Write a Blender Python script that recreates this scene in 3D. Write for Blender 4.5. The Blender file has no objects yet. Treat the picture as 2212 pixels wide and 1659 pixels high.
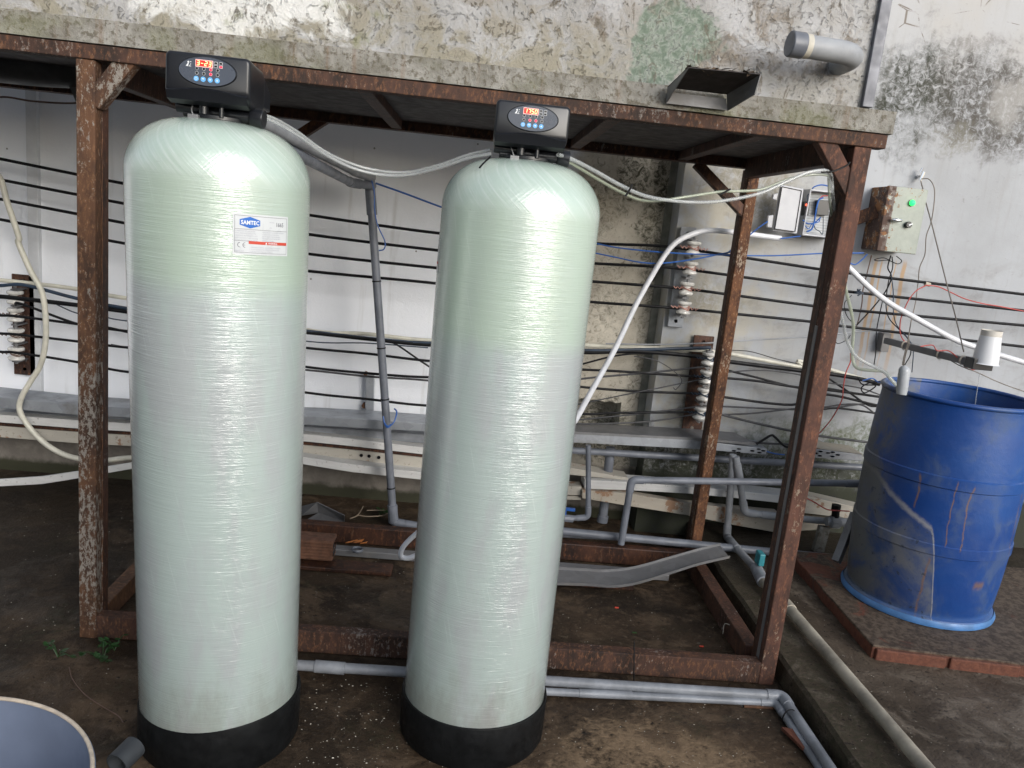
import bpy, math, random
from mathutils import Vector, Matrix, noise as mnoise
random.seed(7)
C = bpy.context.scene
R_ = math.radians
# ---------------------------------------------------------------- camera
F_PX, YAW, PIT, ROL, CAM_H = 1720.86, 0.0632, 0.1988, 0.1037, 1.4723   # solved from the frame and the two tanks
PW, PH = 2212.0, 1659.0
fw = Vector((math.sin(YAW)*math.cos(PIT), math.cos(YAW)*math.cos(PIT), -math.sin(PIT)))
r0 = Vector((math.cos(YAW), -math.sin(YAW), 0)); u0 = r0.cross(fw)
rt = r0*math.cos(ROL) + u0*math.sin(ROL); up = u0*math.cos(ROL) - r0*math.sin(ROL)
cam_d = bpy.data.cameras.new('camera'); cam = bpy.data.objects.new('camera', cam_d)
C.collection.objects.link(cam); C.camera = cam
cam_d.sensor_fit = 'HORIZONTAL'; cam_d.sensor_width = 36.0; cam_d.lens = 36.0*F_PX/PW
cam_d.clip_start = 0.05; cam_d.clip_end = 200
cam.matrix_world = Matrix(((rt.x, up.x, -fw.x, 0), (rt.y, up.y, -fw.y, 0), (rt.z, up.z, -fw.z, CAM_H), (0, 0, 0, 1)))
# ---------------------------------------------------------------- world, sun, exposure
SUN_EL, SUN_AZ = R_(21), R_(150)          # overcast: a broad soft sun from behind the camera, a little to the right
W = bpy.data.worlds.new('World'); C.world = W; W.use_nodes = True
nt = W.node_tree; bg = nt.nodes['Background']
sky = nt.nodes.new('ShaderNodeTexSky'); sky.sky_type = 'NISHITA'; sky.sun_disc = False
sky.sun_elevation = SUN_EL; sky.sun_rotation = SUN_AZ; sky.dust_density = 1.2; sky.air_density = 1.0; sky.ozone_density = 1.0
hs = nt.nodes.new('ShaderNodeHueSaturation'); hs.inputs['Saturation'].default_value = 0.60
nt.links.new(sky.outputs[0], hs.inputs['Color']); nt.links.new(hs.outputs[0], bg.inputs['Color'])
bg.inputs['Strength'].default_value = 0.14
sd = bpy.data.lights.new('sun', 'SUN'); sd.energy = 1.5; sd.angle = R_(34); sd.color = (1.0, 0.985, 0.96)
so = bpy.data.objects.new('sun', sd); C.collection.objects.link(so)
sdir = Vector((math.sin(SUN_AZ)*math.cos(SUN_EL), math.cos(SUN_AZ)*math.cos(SUN_EL), math.sin(SUN_EL)))
so.rotation_euler = sdir.to_track_quat('Z', 'Y').to_euler()
C.view_settings.view_transform = 'Standard'; C.view_settings.look = 'None'
C.view_settings.exposure = 0.76; C.view_settings.gamma = 1.0; C.view_settings.use_curve_mapping = False
C.render.engine = 'CYCLES'; C.cycles.max_bounces = 8; C.cycles.transparent_max_bounces = 12
C.render.resolution_x, C.render.resolution_y = 1024, 768

# ---------------------------------------------------------------- measuring: a point of the photo on a known plane of the place
def H(px, py, X=None, Y=None, Z=None):
    d = fw + rt*((px-PW/2)/F_PX) - up*((py-PH/2)/F_PX); o = Vector((0, 0, CAM_H))
    t = (X-o.x)/d.x if X is not None else (Y-o.y)/d.y if Y is not None else (Z-o.z)/d.z
    return o + d*t
def kA(x, y): return 1166.5+.3385*x, 475+.3385*y
def kB(x, y): return 1641.8+.2604*x, 432+.2604*y
def kC(x, y): return 1693.6+.2604*x, 777.7+.2604*y
def kD(x, y): return 1166.5+.3385*x, 907.3+.3385*y
def kG(x, y): return 1434.4+.3516*x, 1123.3+.3516*y
def k1(x, y): return .3646*x, .3646*y
def k2(x, y): return 691+.3646*x, .3646*y
def k3(x, y): return 1434.4+.3646*x, .3646*y
def k4(x, y): return .3646*x, 518.4+.3646*y
def k5(x, y): return 604.9+.3385*x, 604.9+.3385*y
def kE(x, y): return .3646*x, 1054.2+.3646*y
def kQ(x, y): return 1624.5+.1875*x, 362.9+.1875*y
def kM(x, y): return 604.9+.15625*x, 864.1+.15625*y      # between the tanks
def kN(x, y): return 1417.1+.21094*x, 933.2+.21094*y     # foot of the back post

# ---------------------------------------------------------------- mesh builder
def wloc(o):
    v = Vector((0, 0, 0))
    while o is not None: v = v + o.location; o = o.parent
    return v
def tag(o, label=None, cat=None, group=None, kind=None):
    if label: o['label'] = label
    if cat: o['category'] = cat
    if group: o['group'] = group
    if kind: o['kind'] = kind
    return o
class MB:
    def __init__(s): s.v = []; s.f = []; s.uv = []
    def add(s, vs, fs, uvs=None):
        n = len(s.v); s.v += [Vector(v) for v in vs]; s.f += [[i+n for i in f] for f in fs]
        s.uv += uvs if uvs else [None]*len(fs)
        return s
    def box(s, a, b):
        x0, y0, z0 = [min(a[i], b[i]) for i in range(3)]; x1, y1, z1 = [max(a[i], b[i]) for i in range(3)]
        return s.add([(x0,y0,z0),(x1,y0,z0),(x1,y1,z0),(x0,y1,z0),(x0,y0,z1),(x1,y0,z1),(x1,y1,z1),(x0,y1,z1)],
                     [(0,3,2,1),(4,5,6,7),(0,1,5,4),(1,2,6,5),(2,3,7,6),(3,0,4,7)])
    def hexa(s, lo, hi):
        return s.add(list(lo)+list(hi), [(0,3,2,1),(4,5,6,7),(0,1,5,4),(1,2,6,5),(2,3,7,6),(3,0,4,7)])
    def beam(s, a, b, w, h, upv=(0,0,1)):
        a = Vector(a); b = Vector(b); d = (b-a).normalized(); u = Vector(upv); sd_ = d.cross(u).normalized(); u = sd_.cross(d)
        q = [(-1,-1),(1,-1),(1,1),(-1,1)]
        return s.hexa([a+sd_*(w/2*i)+u*(h/2*j) for i, j in q], [b+sd_*(w/2*i)+u*(h/2*j) for i, j in q])
    def prism(s, pts, ext):
        pts = [Vector(p) for p in pts]; n = len(pts); ext = Vector(ext)
        return s.add(pts+[p+ext for p in pts], [list(range(n-1, -1, -1)), list(range(n, 2*n))]+[(i, (i+1) % n, n+(i+1) % n, n+i) for i in range(n)])
    def tube(s, pts, r, seg=10, caps=True):
        pts = [Vector(p) for p in pts]; n = len(pts); rr = r if hasattr(r, '__len__') else [r]*n
        vs = []; prev = None
        for i in range(n):
            t = (pts[min(i+1, n-1)]-pts[max(i-1, 0)]).normalized()
            if prev is None:
                a = Vector((0,0,1)) if abs(t.z) < .9 else Vector((1,0,0)); nn = (a-t*a.dot(t)).normalized()
            else: nn = (prev-t*prev.dot(t)).normalized()
            prev = nn; bb = t.cross(nn)
            for k in range(seg):
                a = 2*math.pi*k/seg; vs.append(pts[i]+(nn*math.cos(a)+bb*math.sin(a))*rr[i])
        fs = [(i*seg+k, i*seg+(k+1) % seg, (i+1)*seg+(k+1) % seg, (i+1)*seg+k) for i in range(n-1) for k in range(seg)]
        if caps: fs += [list(range(seg-1, -1, -1)), [(n-1)*seg+k for k in range(seg)]]
        return s.add(vs, fs)
    def lathe(s, prof, o, seg=48, axis=(0,0,1), capb=False, capt=False, zfun=None, uvr=None, ring=False):
        o = Vector(o); ax = Vector(axis).normalized(); a = Vector((1,0,0)) if abs(ax.x) < .9 else Vector((0,1,0))
        if abs(ax.z) > .99: e1, e2 = Vector((1,0,0)), Vector((0,1,0))
        else: e1 = (a-ax*a.dot(ax)).normalized(); e2 = ax.cross(e1)
        vs = []; n = len(prof)
        for (r, z) in prof:
            for k in range(seg):
                t = 2*math.pi*k/seg; q = o+(e1*math.cos(t)+e2*math.sin(t))*r+ax*z
                if zfun: q = q+ax*zfun(t, z)
                vs.append(q)
        fs = []; uv = []
        for i in range(n-1 if not ring else n):
            j = (i+1) % n
            for k in range(seg):
                k2_ = (k+1) % seg; fs.append((i*seg+k, i*seg+k2_, j*seg+k2_, j*seg+k))
                if uvr:
                    u = lambda kk: (kk/seg-.25)*2*math.pi*uvr if kk/seg >= .25 else (kk/seg+.75)*2*math.pi*uvr   # seam at the back
                    ka = k; kb = k+1
                    ua = ((ka/seg-.25) % 1.0)*2*math.pi*uvr; ub = ua+2*math.pi*uvr/seg
                    uv.append([(ua, prof[i][1]), (ub, prof[i][1]), (ub, prof[j][1]), (ua, prof[j][1])])
                else: uv.append(None)
        if capb: fs.append(list(range(seg-1, -1, -1))); uv.append(None)
        if capt: fs.append([(n-1)*seg+k for k in range(seg)]); uv.append(None)
        return s.add(vs, fs, uv)
    def build(s, name, mat, parent=None, smooth=False, bevel=0, origin=None, sub=0, wob=0):
        if wob:
            s.v = [v+mnoise.noise_vector(v*6)*wob for v in s.v]
        if parent is not None: off = wloc(parent); loc = Vector((0,0,0))
        else:
            lo = [min(v[i] for v in s.v) for i in range(3)]; hi = [max(v[i] for v in s.v) for i in range(3)]
            off = Vector(((lo[0]+hi[0])/2, (lo[1]+hi[1])/2, lo[2])) if origin is None else Vector(origin); loc = off
        me = bpy.data.meshes.new(name); me.from_pydata([v-off for v in s.v], [], s.f); me.update()
        if any(u for u in s.uv):
            ul = me.uv_layers.new(name='UVMap')
            for pi, p in enumerate(me.polygons):
                if s.uv[pi]:
                    for li, uvv in zip(p.loop_indices, s.uv[pi]): ul.data[li].uv = uvv
        o = bpy.data.objects.new(name, me); C.collection.objects.link(o)
        if parent is not None: o.parent = parent
        o.location = loc if parent is None else (0,0,0)
        me.materials.append(mat)
        if smooth:
            for p in me.polygons: p.use_smooth = True
            me.set_sharp_from_angle(angle=R_(40))
        if bevel:
            m = o.modifiers.new('bevel', 'BEVEL'); m.width = bevel; m.segments = 2; m.limit_method = 'ANGLE'; m.angle_limit = R_(40)
        return o
def thing(name, label, cat, loc, group=None):
    o = bpy.data.objects.new(name, None); C.collection.objects.link(o); o.location = loc; o.empty_display_size = .1
    return tag(o, label, cat, group)
def spline(pts, n=10):
    P = [Vector(p) for p in pts]; P = [P[0]*2-P[1]]+P+[P[-1]*2-P[-2]]; out = []
    for i in range(1, len(P)-2):
        a, b, c, d = P[i-1:i+3]
        for k in range(n):
            t = k/n; out.append(.5*((2*b)+(c-a)*t+(2*a-5*b+4*c-d)*t*t+(3*b-a-3*c+d)*t**3))
    return out+[P[-2]]
def rounded(pts, rad, n=6):
    P = [Vector(p) for p in pts]; out = [P[0]]
    for i in range(1, len(P)-1):
        a = (P[i-1]-P[i]); b = (P[i+1]-P[i]); r = min(rad, a.length*.45, b.length*.45)
        s_ = P[i]+a.normalized()*r; e_ = P[i]+b.normalized()*r
        for k in range(n+1):
            t = k/n; out.append(s_*(1-t)**2+P[i]*2*t*(1-t)+e_*t*t)
    return out+[P[-1]]
def px_path(pts, Y):
    out = []
    for p in pts:
        if len(p) == 3: out.append(H(p[0], p[1], Y=p[2]))
        else: out.append(H(p[0], p[1], Y=Y))
    return out

# ---------------------------------------------------------------- materials
class N:
    def __init__(s, name):
        s.m = bpy.data.materials.new(name); s.m.use_nodes = True; s.t = s.m.node_tree; s.b = s.t.nodes['Principled BSDF']
        s._pos = None
    def n(s, typ, **kw):
        q = s.t.nodes.new(typ)
        for k, v in kw.items(): setattr(q, k, v)
        return q
    def L(s, a, b): s.t.links.new(a, b)
    def set(s, sock, v):
        if hasattr(v, 'links') or hasattr(v, 'is_output'): s.L(v, sock)
        else: sock.default_value = v
    def pos(s):
        if not s._pos: s._pos = s.n('ShaderNodeNewGeometry').outputs['Position']
        return s._pos
    def uvc(s): return s.n('ShaderNodeTexCoord').outputs['UV']
    def obj(s): return s.n('ShaderNodeTexCoord').outputs['Object']
    def xyz(s, v=None):
        q = s.n('ShaderNodeSeparateXYZ'); s.L(v or s.pos(), q.inputs[0]); return q.outputs
    def comb(s, x, y, z):
        q = s.n('ShaderNodeCombineXYZ')
        for i, v in enumerate((x, y, z)): s.set(q.inputs[i], v)
        return q.outputs[0]
    def vmul(s, v, k):
        q = s.n('ShaderNodeVectorMath', operation='MULTIPLY'); s.L(v, q.inputs[0]); q.inputs[1].default_value = k; return q.outputs[0]
    def m_(s, op, a, b=0.0, c=None, clamp=False):
        q = s.n('ShaderNodeMath', operation=op, use_clamp=clamp); s.set(q.inputs[0], a); s.set(q.inputs[1], b)
        if c is not None: s.set(q.inputs[2], c)
        return q.outputs[0]
    def noise(s, sc, det=4, ro=.55, v=None, dist=0, out=0):
        q = s.n('ShaderNodeTexNoise'); s.L(v or s.pos(), q.inputs['Vector'])
        q.inputs['Scale'].default_value = sc; q.inputs['Detail'].default_value = det; q.inputs['Roughness'].default_value = ro
        q.inputs['Distortion'].default_value = dist; return q.outputs[out]
    def voro(s, sc, v=None, feat='F1', out='Distance', rnd=1):
        q = s.n('ShaderNodeTexVoronoi', feature=feat); s.L(v or s.pos(), q.inputs['Vector']); q.inputs['Scale'].default_value = sc
        q.inputs['Randomness'].default_value = rnd
        return q.outputs[out]
    def mr(s, v, a, b, c=0.0, d=1.0, smooth=True):
        q = s.n('ShaderNodeMapRange', interpolation_type='SMOOTHSTEP' if smooth else 'LINEAR'); s.set(q.inputs[0], v)
        for i, x in enumerate((a, b, c, d)): q.inputs[i+1].default_value = x
        return q.outputs[0]
    def mix(s, f, a, b, mode='MIX'):
        q = s.n('ShaderNodeMix', data_type='RGBA', blend_type=mode); s.set(q.inputs[0], f)
        for i, x in ((6, a), (7, b)):
            if isinstance(x, tuple): q.inputs[i].default_value = (*x, 1) if len(x) == 3 else x
            else: s.L(x, q.inputs[i])
        return q.outputs[2]
    def bump(s, h, st, dist=.01, nrm=None):
        q = s.n('ShaderNodeBump'); s.set(q.inputs['Strength'], st); q.inputs['Distance'].default_value = dist; s.L(h, q.inputs['Height'])
        if nrm: s.L(nrm, q.inputs['Normal'])
        return q.outputs[0]
    def blob(s, cx, cz, rx, rz, k=1.0, nz=None, e=.25, ax='XZ'):
        if not hasattr(s, 'wp'):
            w1 = s.n('ShaderNodeVectorMath', operation='SUBTRACT'); s.L(s.noise(5, 4, .6, out=1), w1.inputs[0]); w1.inputs[1].default_value = (.5, .5, .5)
            w2 = s.n('ShaderNodeVectorMath', operation='MULTIPLY_ADD'); s.L(w1.outputs[0], w2.inputs[0]); w2.inputs[1].default_value = (.30, .30, .30); s.L(s.pos(), w2.inputs[2]); s.wp = s.xyz(w2.outputs[0])
        p = s.wp; a = p[0]; b = p[2] if ax == 'XZ' else p[1]
        dx = s.m_('DIVIDE', s.m_('SUBTRACT', a, cx), rx); dz = s.m_('DIVIDE', s.m_('SUBTRACT', b, cz), rz)
        d = s.m_('SQRT', s.m_('ADD', s.m_('MULTIPLY', dx, dx), s.m_('MULTIPLY', dz, dz)))
        if nz is not None: d = s.m_('ADD', d, s.m_('MULTIPLY', s.m_('SUBTRACT', nz, .5), k))
        return s.mr(d, 1+e, 1-e)
    def out(s, col=None, rough=None, metal=None, nrm=None, **kw):
        b = s.b
        for k, v in (('Base Color', col), ('Roughness', rough), ('Metallic', metal)):
            if v is None: continue
            if isinstance(v, tuple): b.inputs[k].default_value = (*v, 1)
            else: s.set(b.inputs[k], v)
        if nrm: s.L(nrm, b.inputs['Normal'])
        for k, v in kw.items(): s.set(b.inputs[k.replace('_', ' ')], v)
        return s.m
def plain(name, col, rough=.5, metal=0.0, var=.12, sc=14, bump=.0, **kw):
    """one material with a little dirt and unevenness of its own"""
    q = N(name); f = q.mr(q.noise(sc, 5, .6), .3, .7)
    c = q.mix(f, tuple(x*(1-var) for x in col), tuple(min(1, x*(1+var)) for x in col))
    g = q.mr(q.noise(3.1, 4, .6), .55, .8); c = q.mix(q.m_('MULTIPLY', g, var*1.5, clamp=True), c, tuple(x*.55+.02 for x in col))
    r = q.mr(q.noise(sc*2.3, 4), .3, .7, max(.04, rough-.1), min(1, rough+.1))
    return q.out(c, r, metal, q.bump(q.noise(sc*9, 3), bump, .003) if bump else None, **kw)
def emis(name, col, st, base=None):
    q = N(name); q.b.inputs['Emission Strength'].default_value = st; q.b.inputs['Emission Color'].default_value = (*col, 1)
    return q.out(base or col, .4)

def m_fiberglass(name, zsplit, up_c, lo_c, seed):
    q = N(name); uv = q.uvc(); s = q.xyz(uv); u, v = s[0], s[1]
    uo = q.m_('ADD', u, seed)
    dome = q.mr(v, 1.485, 1.515)
    # windings: fine lines round the shell, with slow changes of pitch and a few that cross
    wv = q.m_('ADD', v, q.m_('MULTIPLY', q.noise(2.2, 2, .5, q.comb(uo, v, 0)), .012))
    w1 = q.noise(1, 3, .65, q.comb(q.m_('MULTIPLY', uo, 8.0), q.m_('MULTIPLY', wv, 260), 0))
    w2 = q.noise(1, 2, .6, q.comb(q.m_('MULTIPLY', uo, 16.0), q.m_('MULTIPLY', wv, 420), 3.1))
    big = q.noise(1, 2, .5, q.comb(q.m_('MULTIPLY', uo, 1.2), q.m_('MULTIPLY', wv, 34), 5))
    d1 = q.noise(1, 3, .6, q.comb(q.m_('MULTIPLY', q.m_('ADD', uo, q.m_('MULTIPLY', v, .28)), 120), q.m_('MULTIPLY', v, 3), 0))
    d2 = q.noise(1, 3, .6, q.comb(q.m_('MULTIPLY', q.m_('SUBTRACT', uo, q.m_('MULTIPLY', v, .22)), 120), q.m_('MULTIPLY', v, 3), 7))
    # strands over the dome
    e1 = q.noise(1, 4, .65, q.comb(q.m_('MULTIPLY', q.m_('ADD', uo, q.m_('MULTIPLY', v, 1.1)), 90), q.m_('MULTIPLY', v, 9), 1))
    e2 = q.noise(1, 4, .65, q.comb(q.m_('MULTIPLY', q.m_('SUBTRACT', uo, q.m_('MULTIPLY', v, 1.1)), 90), q.m_('MULTIPLY', v, 9), 2))
    cyl_h = q.m_('ADD', q.m_('ADD', q.m_('MULTIPLY', w1, .75), q.m_('MULTIPLY', w2, .3)), q.m_('ADD', q.m_('MULTIPLY', big, .9), q.m_('MULTIPLY', q.m_('ADD', d1, d2), .12)))
    dome_h = q.m_('MULTIPLY', q.m_('ADD', e1, e2), .75)
    hgt = q.m_('ADD', q.m_('MULTIPLY', cyl_h, q.m_('SUBTRACT', 1.0, dome)), q.m_('MULTIPLY', dome_h, dome))
    edge = q.m_('ADD', v, q.m_('MULTIPLY', q.m_('SUBTRACT', q.noise(3, 3, .6, q.comb(uo, v, 4)), .5), .05))
    band = q.mr(edge, zsplit-.045, zsplit+.03)
    col = q.mix(band, lo_c, up_c)
    cloud = q.noise(1, 4, .6, q.comb(q.m_('MULTIPLY', uo, 9), q.m_('MULTIPLY', v, 2.2), 8))
    col = q.mix(q.m_('MULTIPLY', q.mr(cloud, .42, .62), q.m_('SUBTRACT', .75, q.m_('MULTIPLY', band, .6))), col, (.37, .385, .395))
    col = q.mix(q.m_('MULTIPLY', q.m_('MULTIPLY', q.mr(w1, .54, .78), .30), q.mr(cloud, .3, .7)), col, (.66, .72, .70))
    col = q.mix(q.m_('MULTIPLY', q.mr(d1, .60, .72), .22), col, (.62, .70, .66))
    col = q.mix(q.m_('MULTIPLY', q.mr(d2, .62, .74), .2), col, (.30, .38, .34))
    col = q.mix(q.m_('MULTIPLY', dome, .55), col, q.mix(q.mr(e1, .45, .72), (.42, .52, .46), (.60, .66, .64)))
    nrm = q.bump(hgt, .4, .0016)
    mud = q.m_('MULTIPLY', q.mr(q.m_('ADD', v, q.m_('MULTIPLY', q.noise(1, 5, .7, q.comb(q.m_('MULTIPLY', uo, 14), q.m_('MULTIPLY', v, 5), 9)), -.5)), .05, -.16), .45)
    col = q.mix(mud, col, (.20, .19, .15)); spk = q.mr(q.noise(1, 4, .7, q.comb(q.m_('MULTIPLY', uo, 60), q.m_('MULTIPLY', v, 60), 2)), .68, .72); col = q.mix(q.m_('MULTIPLY', spk, .35), col, (.22, .22, .18))
    cn = q.bump(hgt, .6, .0036)
    m = q.out(col, q.mr(w2, .3, .7, .28, .42), 0.0, nrm, Coat_Weight=1.0, Coat_Roughness=.10, Coat_IOR=1.85, Subsurface_Weight=.0)
    q.L(cn, q.b.inputs['Coat Normal'])
    return m
def m_rust(name, base=(.10, .045, .028), dark=(.03, .018, .014), paint=(.30, .29, .27), paint_amt=.35, bright=(.22, .095, .045), sc=1.0, rough=.75):
    q = N(name); P = q.vmul(q.pos(), (1, 1, .45))
    a = q.noise(14*sc, 8, .7, P); b_ = q.noise(85*sc, 7, .72, P); c_ = q.noise(240*sc, 4, .7); big = q.noise(5.0*sc, 5, .65, P)
    col = q.mix(q.mr(a, .35, .65), dark, base); col = q.mix(q.mr(b_, .48, .66), col, bright)
    pm = q.m_('ADD', q.m_('MULTIPLY', b_, .55), q.m_('ADD', q.m_('MULTIPLY', big, .45), q.m_('MULTIPLY', c_, .18)))
    t = .74-paint_amt*.35
    mk = q.mr(pm, t, t+.035)
    col = q.mix(mk, col, q.mix(c_, tuple(x*.7 for x in paint), paint))
    h = q.m_('ADD', q.m_('MULTIPLY', b_, .7), q.m_('MULTIPLY', mk, .35))
    return q.out(col, q.mr(mk, 0, 1, rough, rough-.2), 0.0, q.bump(h, .6, .004), Specular_IOR_Level=.3)
def m_plaster_top():
    """flaking whitewash over brown render on the water tank above"""
    q = N('flaking_whitewash'); P = q.pos(); x, y, z = q.xyz()
    n1 = q.noise(2.6, 7, .62, dist=.6); n2 = q.noise(11, 8, .68, dist=.8); n3 = q.noise(46, 6, .7, dist=.5); n4 = q.noise(150, 3, .6)
    col = q.mix(q.mr(n1, .38, .62), (.42, .42, .43), (.29, .285, .275))
    col = q.mix(q.m_('MULTIPLY', q.mr(n2, .47, .60), .8), col, (.27, .245, .21))
    flake = q.mr(n3, .57, .62); col = q.mix(q.m_('MULTIPLY', flake, q.mr(n2, .40, .58)), col, (.13, .105, .075))
    st = q.noise(1, 5, .65, q.comb(q.m_('MULTIPLY', x, 16), 0, q.m_('MULTIPLY', z, 2.2)))
    col = q.mix(q.m_('MULTIPLY', q.mr(st, .52, .72), .45), col, (.25, .225, .18))
    lowg = q.mr(z, 2.12, 1.93); col = q.mix(q.m_('MULTIPLY', q.m_('MULTIPLY', lowg, q.mr(n2, .36, .58)), .85), col, (.27, .25, .19))
    # brighter bare patches left of centre, green scab and brown flakes to the right
    wh = q.blob(-.72, 2.06, .34, .13, 1.6, n2, .18); col = q.mix(q.m_('MULTIPLY', wh, .8), col, (.70, .70, .68))
    rgt = q.mr(x, .25, .55); col = q.mix(q.m_('MULTIPLY', rgt, .6), col, q.mix(q.mr(n1, .3, .7), (.45, .45, .455), (.32, .315, .305)))
    gr = q.blob(.52, 2.05, .13, .12, 1.3, n2, .10); col = q.mix(gr, col, q.mix(q.mr(n3, .4, .6), (.13, .17, .13), (.29, .32, .28)))
    for cx, cz, rx, rz in ((.50, 2.16, .035, .05), (.76, 2.15, .04, .09), (.66, 2.03, .07, .05), (.82, 2.10, .05, .05), (.9, 2.2, .05, .02), (1.02, 2.24, .02, .1), (.30, 2.10, .03, .05), (.27, 2.22, .07, .03), (-.22, 2.2, .02, .09), (.86, 2.0, .12, .04), (1.03, 2.0, .025, .14), (.7, 1.97, .1, .03)):
        b_ = q.blob(cx, cz, rx, rz, 2.4, n2, .06); col = q.mix(q.m_('MULTIPLY', b_, q.mr(n2, .36, .62, .05, .75)), col, q.mix(q.mr(n3, .4, .6), (.085, .068, .05), (.23, .185, .135)))
    ck = q.mr(q.noise(1, 8, .72, q.comb(q.m_('MULTIPLY', x, 26), 0, q.m_('MULTIPLY', z, 12)), 1.2), .56, .60); col = q.mix(q.m_('MULTIPLY', q.m_('MULTIPLY', ck, .75), q.mr(n2, .42, .56)), col, (.12, .10, .075))
    sp = q.mr(q.voro(55), .10, .05); col = q.mix(q.m_('MULTIPLY', sp, q.mr(n1, .45, .6)), col, (.09, .08, .06))
    mg = q.m_('MULTIPLY', q.mr(q.noise(5.5, 5, .6), .60, .72), q.mr(x, .2, -.4)); col = q.mix(q.m_('MULTIPLY', mg, .7), col, (.17, .19, .06))
    h = q.m_('ADD', q.m_('MULTIPLY', n2, .8), q.m_('ADD', q.m_('MULTIPLY', flake, -.5), q.m_('MULTIPLY', n3, .6)))
    return q.out(col, .85, 0.0, q.bump(h, .9, .012))
def m_slab_edge():
    q = N('mossy_concrete_edge'); x, y, z = q.xyz(); n2 = q.noise(9, 7, .65); n3 = q.noise(50, 6, .7)
    col = q.mix(q.mr(n2, .35, .65), (.17, .16, .135), (.30, .29, .265)); col = q.mix(q.m_('MULTIPLY', q.mr(n3, .50, .60), .8), col, (.10, .085, .06))
    mg = q.m_('MULTIPLY', q.mr(q.noise(4.2, 4, .6), .50, .62), q.mr(z, 1.925, 1.88)); col = q.mix(q.m_('MULTIPLY', mg, .35), col, (.13, .14, .05))
    st = q.noise(1, 4, .6, q.comb(q.m_('MULTIPLY', x, 22), 0, z)); col = q.mix(q.m_('MULTIPLY', q.mr(st, .55, .7), .5), col, (.17, .11, .07))
    return q.out(col, .9, 0.0, q.bump(q.m_('ADD', n3, n2), .9, .008))
def m_wall_left():
    q = N('white_painted_wall'); x, y, z = q.xyz(); n1 = q.noise(1.7, 5, .6); n2 = q.noise(9, 7, .65, dist=.4); n3 = q.noise(32, 8, .78, dist=1.2)
    col = q.mix(q.mr(n1, .3, .7), (.84, .86, .90), (.79, .81, .85))
    # beige bare render beyond the second tank
    bz = q.m_('ADD', x, q.m_('MULTIPLY', q.m_('SUBTRACT', n2, .5), .12))
    be = q.mr(bz, .42, .50)
    bcol = q.mix(q.mr(n2, .35, .65), (.56, .52, .44), (.44, .40, .33)); bcol = q.mix(q.m_('MULTIPLY', q.mr(n3, .55, .64), .8), bcol, (.15, .13, .09))
    col = q.mix(be, col, bcol)
    for cx, cz, rx, rz, a in ((.76, 1.74, .16, .13, .95), (.58, 1.62, .10, .16, .5), (.88, 1.5, .07, .35, .8), (.62, 1.22, .16, .16, .35), (.9, .9, .05, .3, .6), (.55, .5, .3, .16, .75), (.85, .42, .2, .14, .8), (.6, 1.0, .15, .2, .25)):
        b_ = q.blob(cx, cz, rx, rz, 2.0, n2, .3); col = q.mix(q.m_('MULTIPLY', q.m_('MULTIPLY', b_, a), q.mr(n3, .40, .60)), col, (.06, .057, .036))
    sp = q.mr(q.voro(9), .055, .03); col = q.mix(q.m_('MULTIPLY', sp, .8), col, (.10, .09, .07))
    st = q.noise(1, 4, .6, q.comb(q.m_('MULTIPLY', x, 14), 0, q.m_('MULTIPLY', z, 1.2))); col = q.mix(q.m_('MULTIPLY', q.mr(st, .58, .76), .3), col, (.35, .33, .29))
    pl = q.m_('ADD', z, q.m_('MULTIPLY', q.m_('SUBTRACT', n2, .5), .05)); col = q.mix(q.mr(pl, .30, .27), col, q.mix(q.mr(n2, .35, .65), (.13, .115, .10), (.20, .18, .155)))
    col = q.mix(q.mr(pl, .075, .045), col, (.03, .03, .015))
    return q.out(col, q.mr(be, 0, 1, .55, .9), 0.0, q.bump(q.m_('ADD', n3, q.m_('MULTIPLY', n2, be)), .35, .006))
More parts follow.
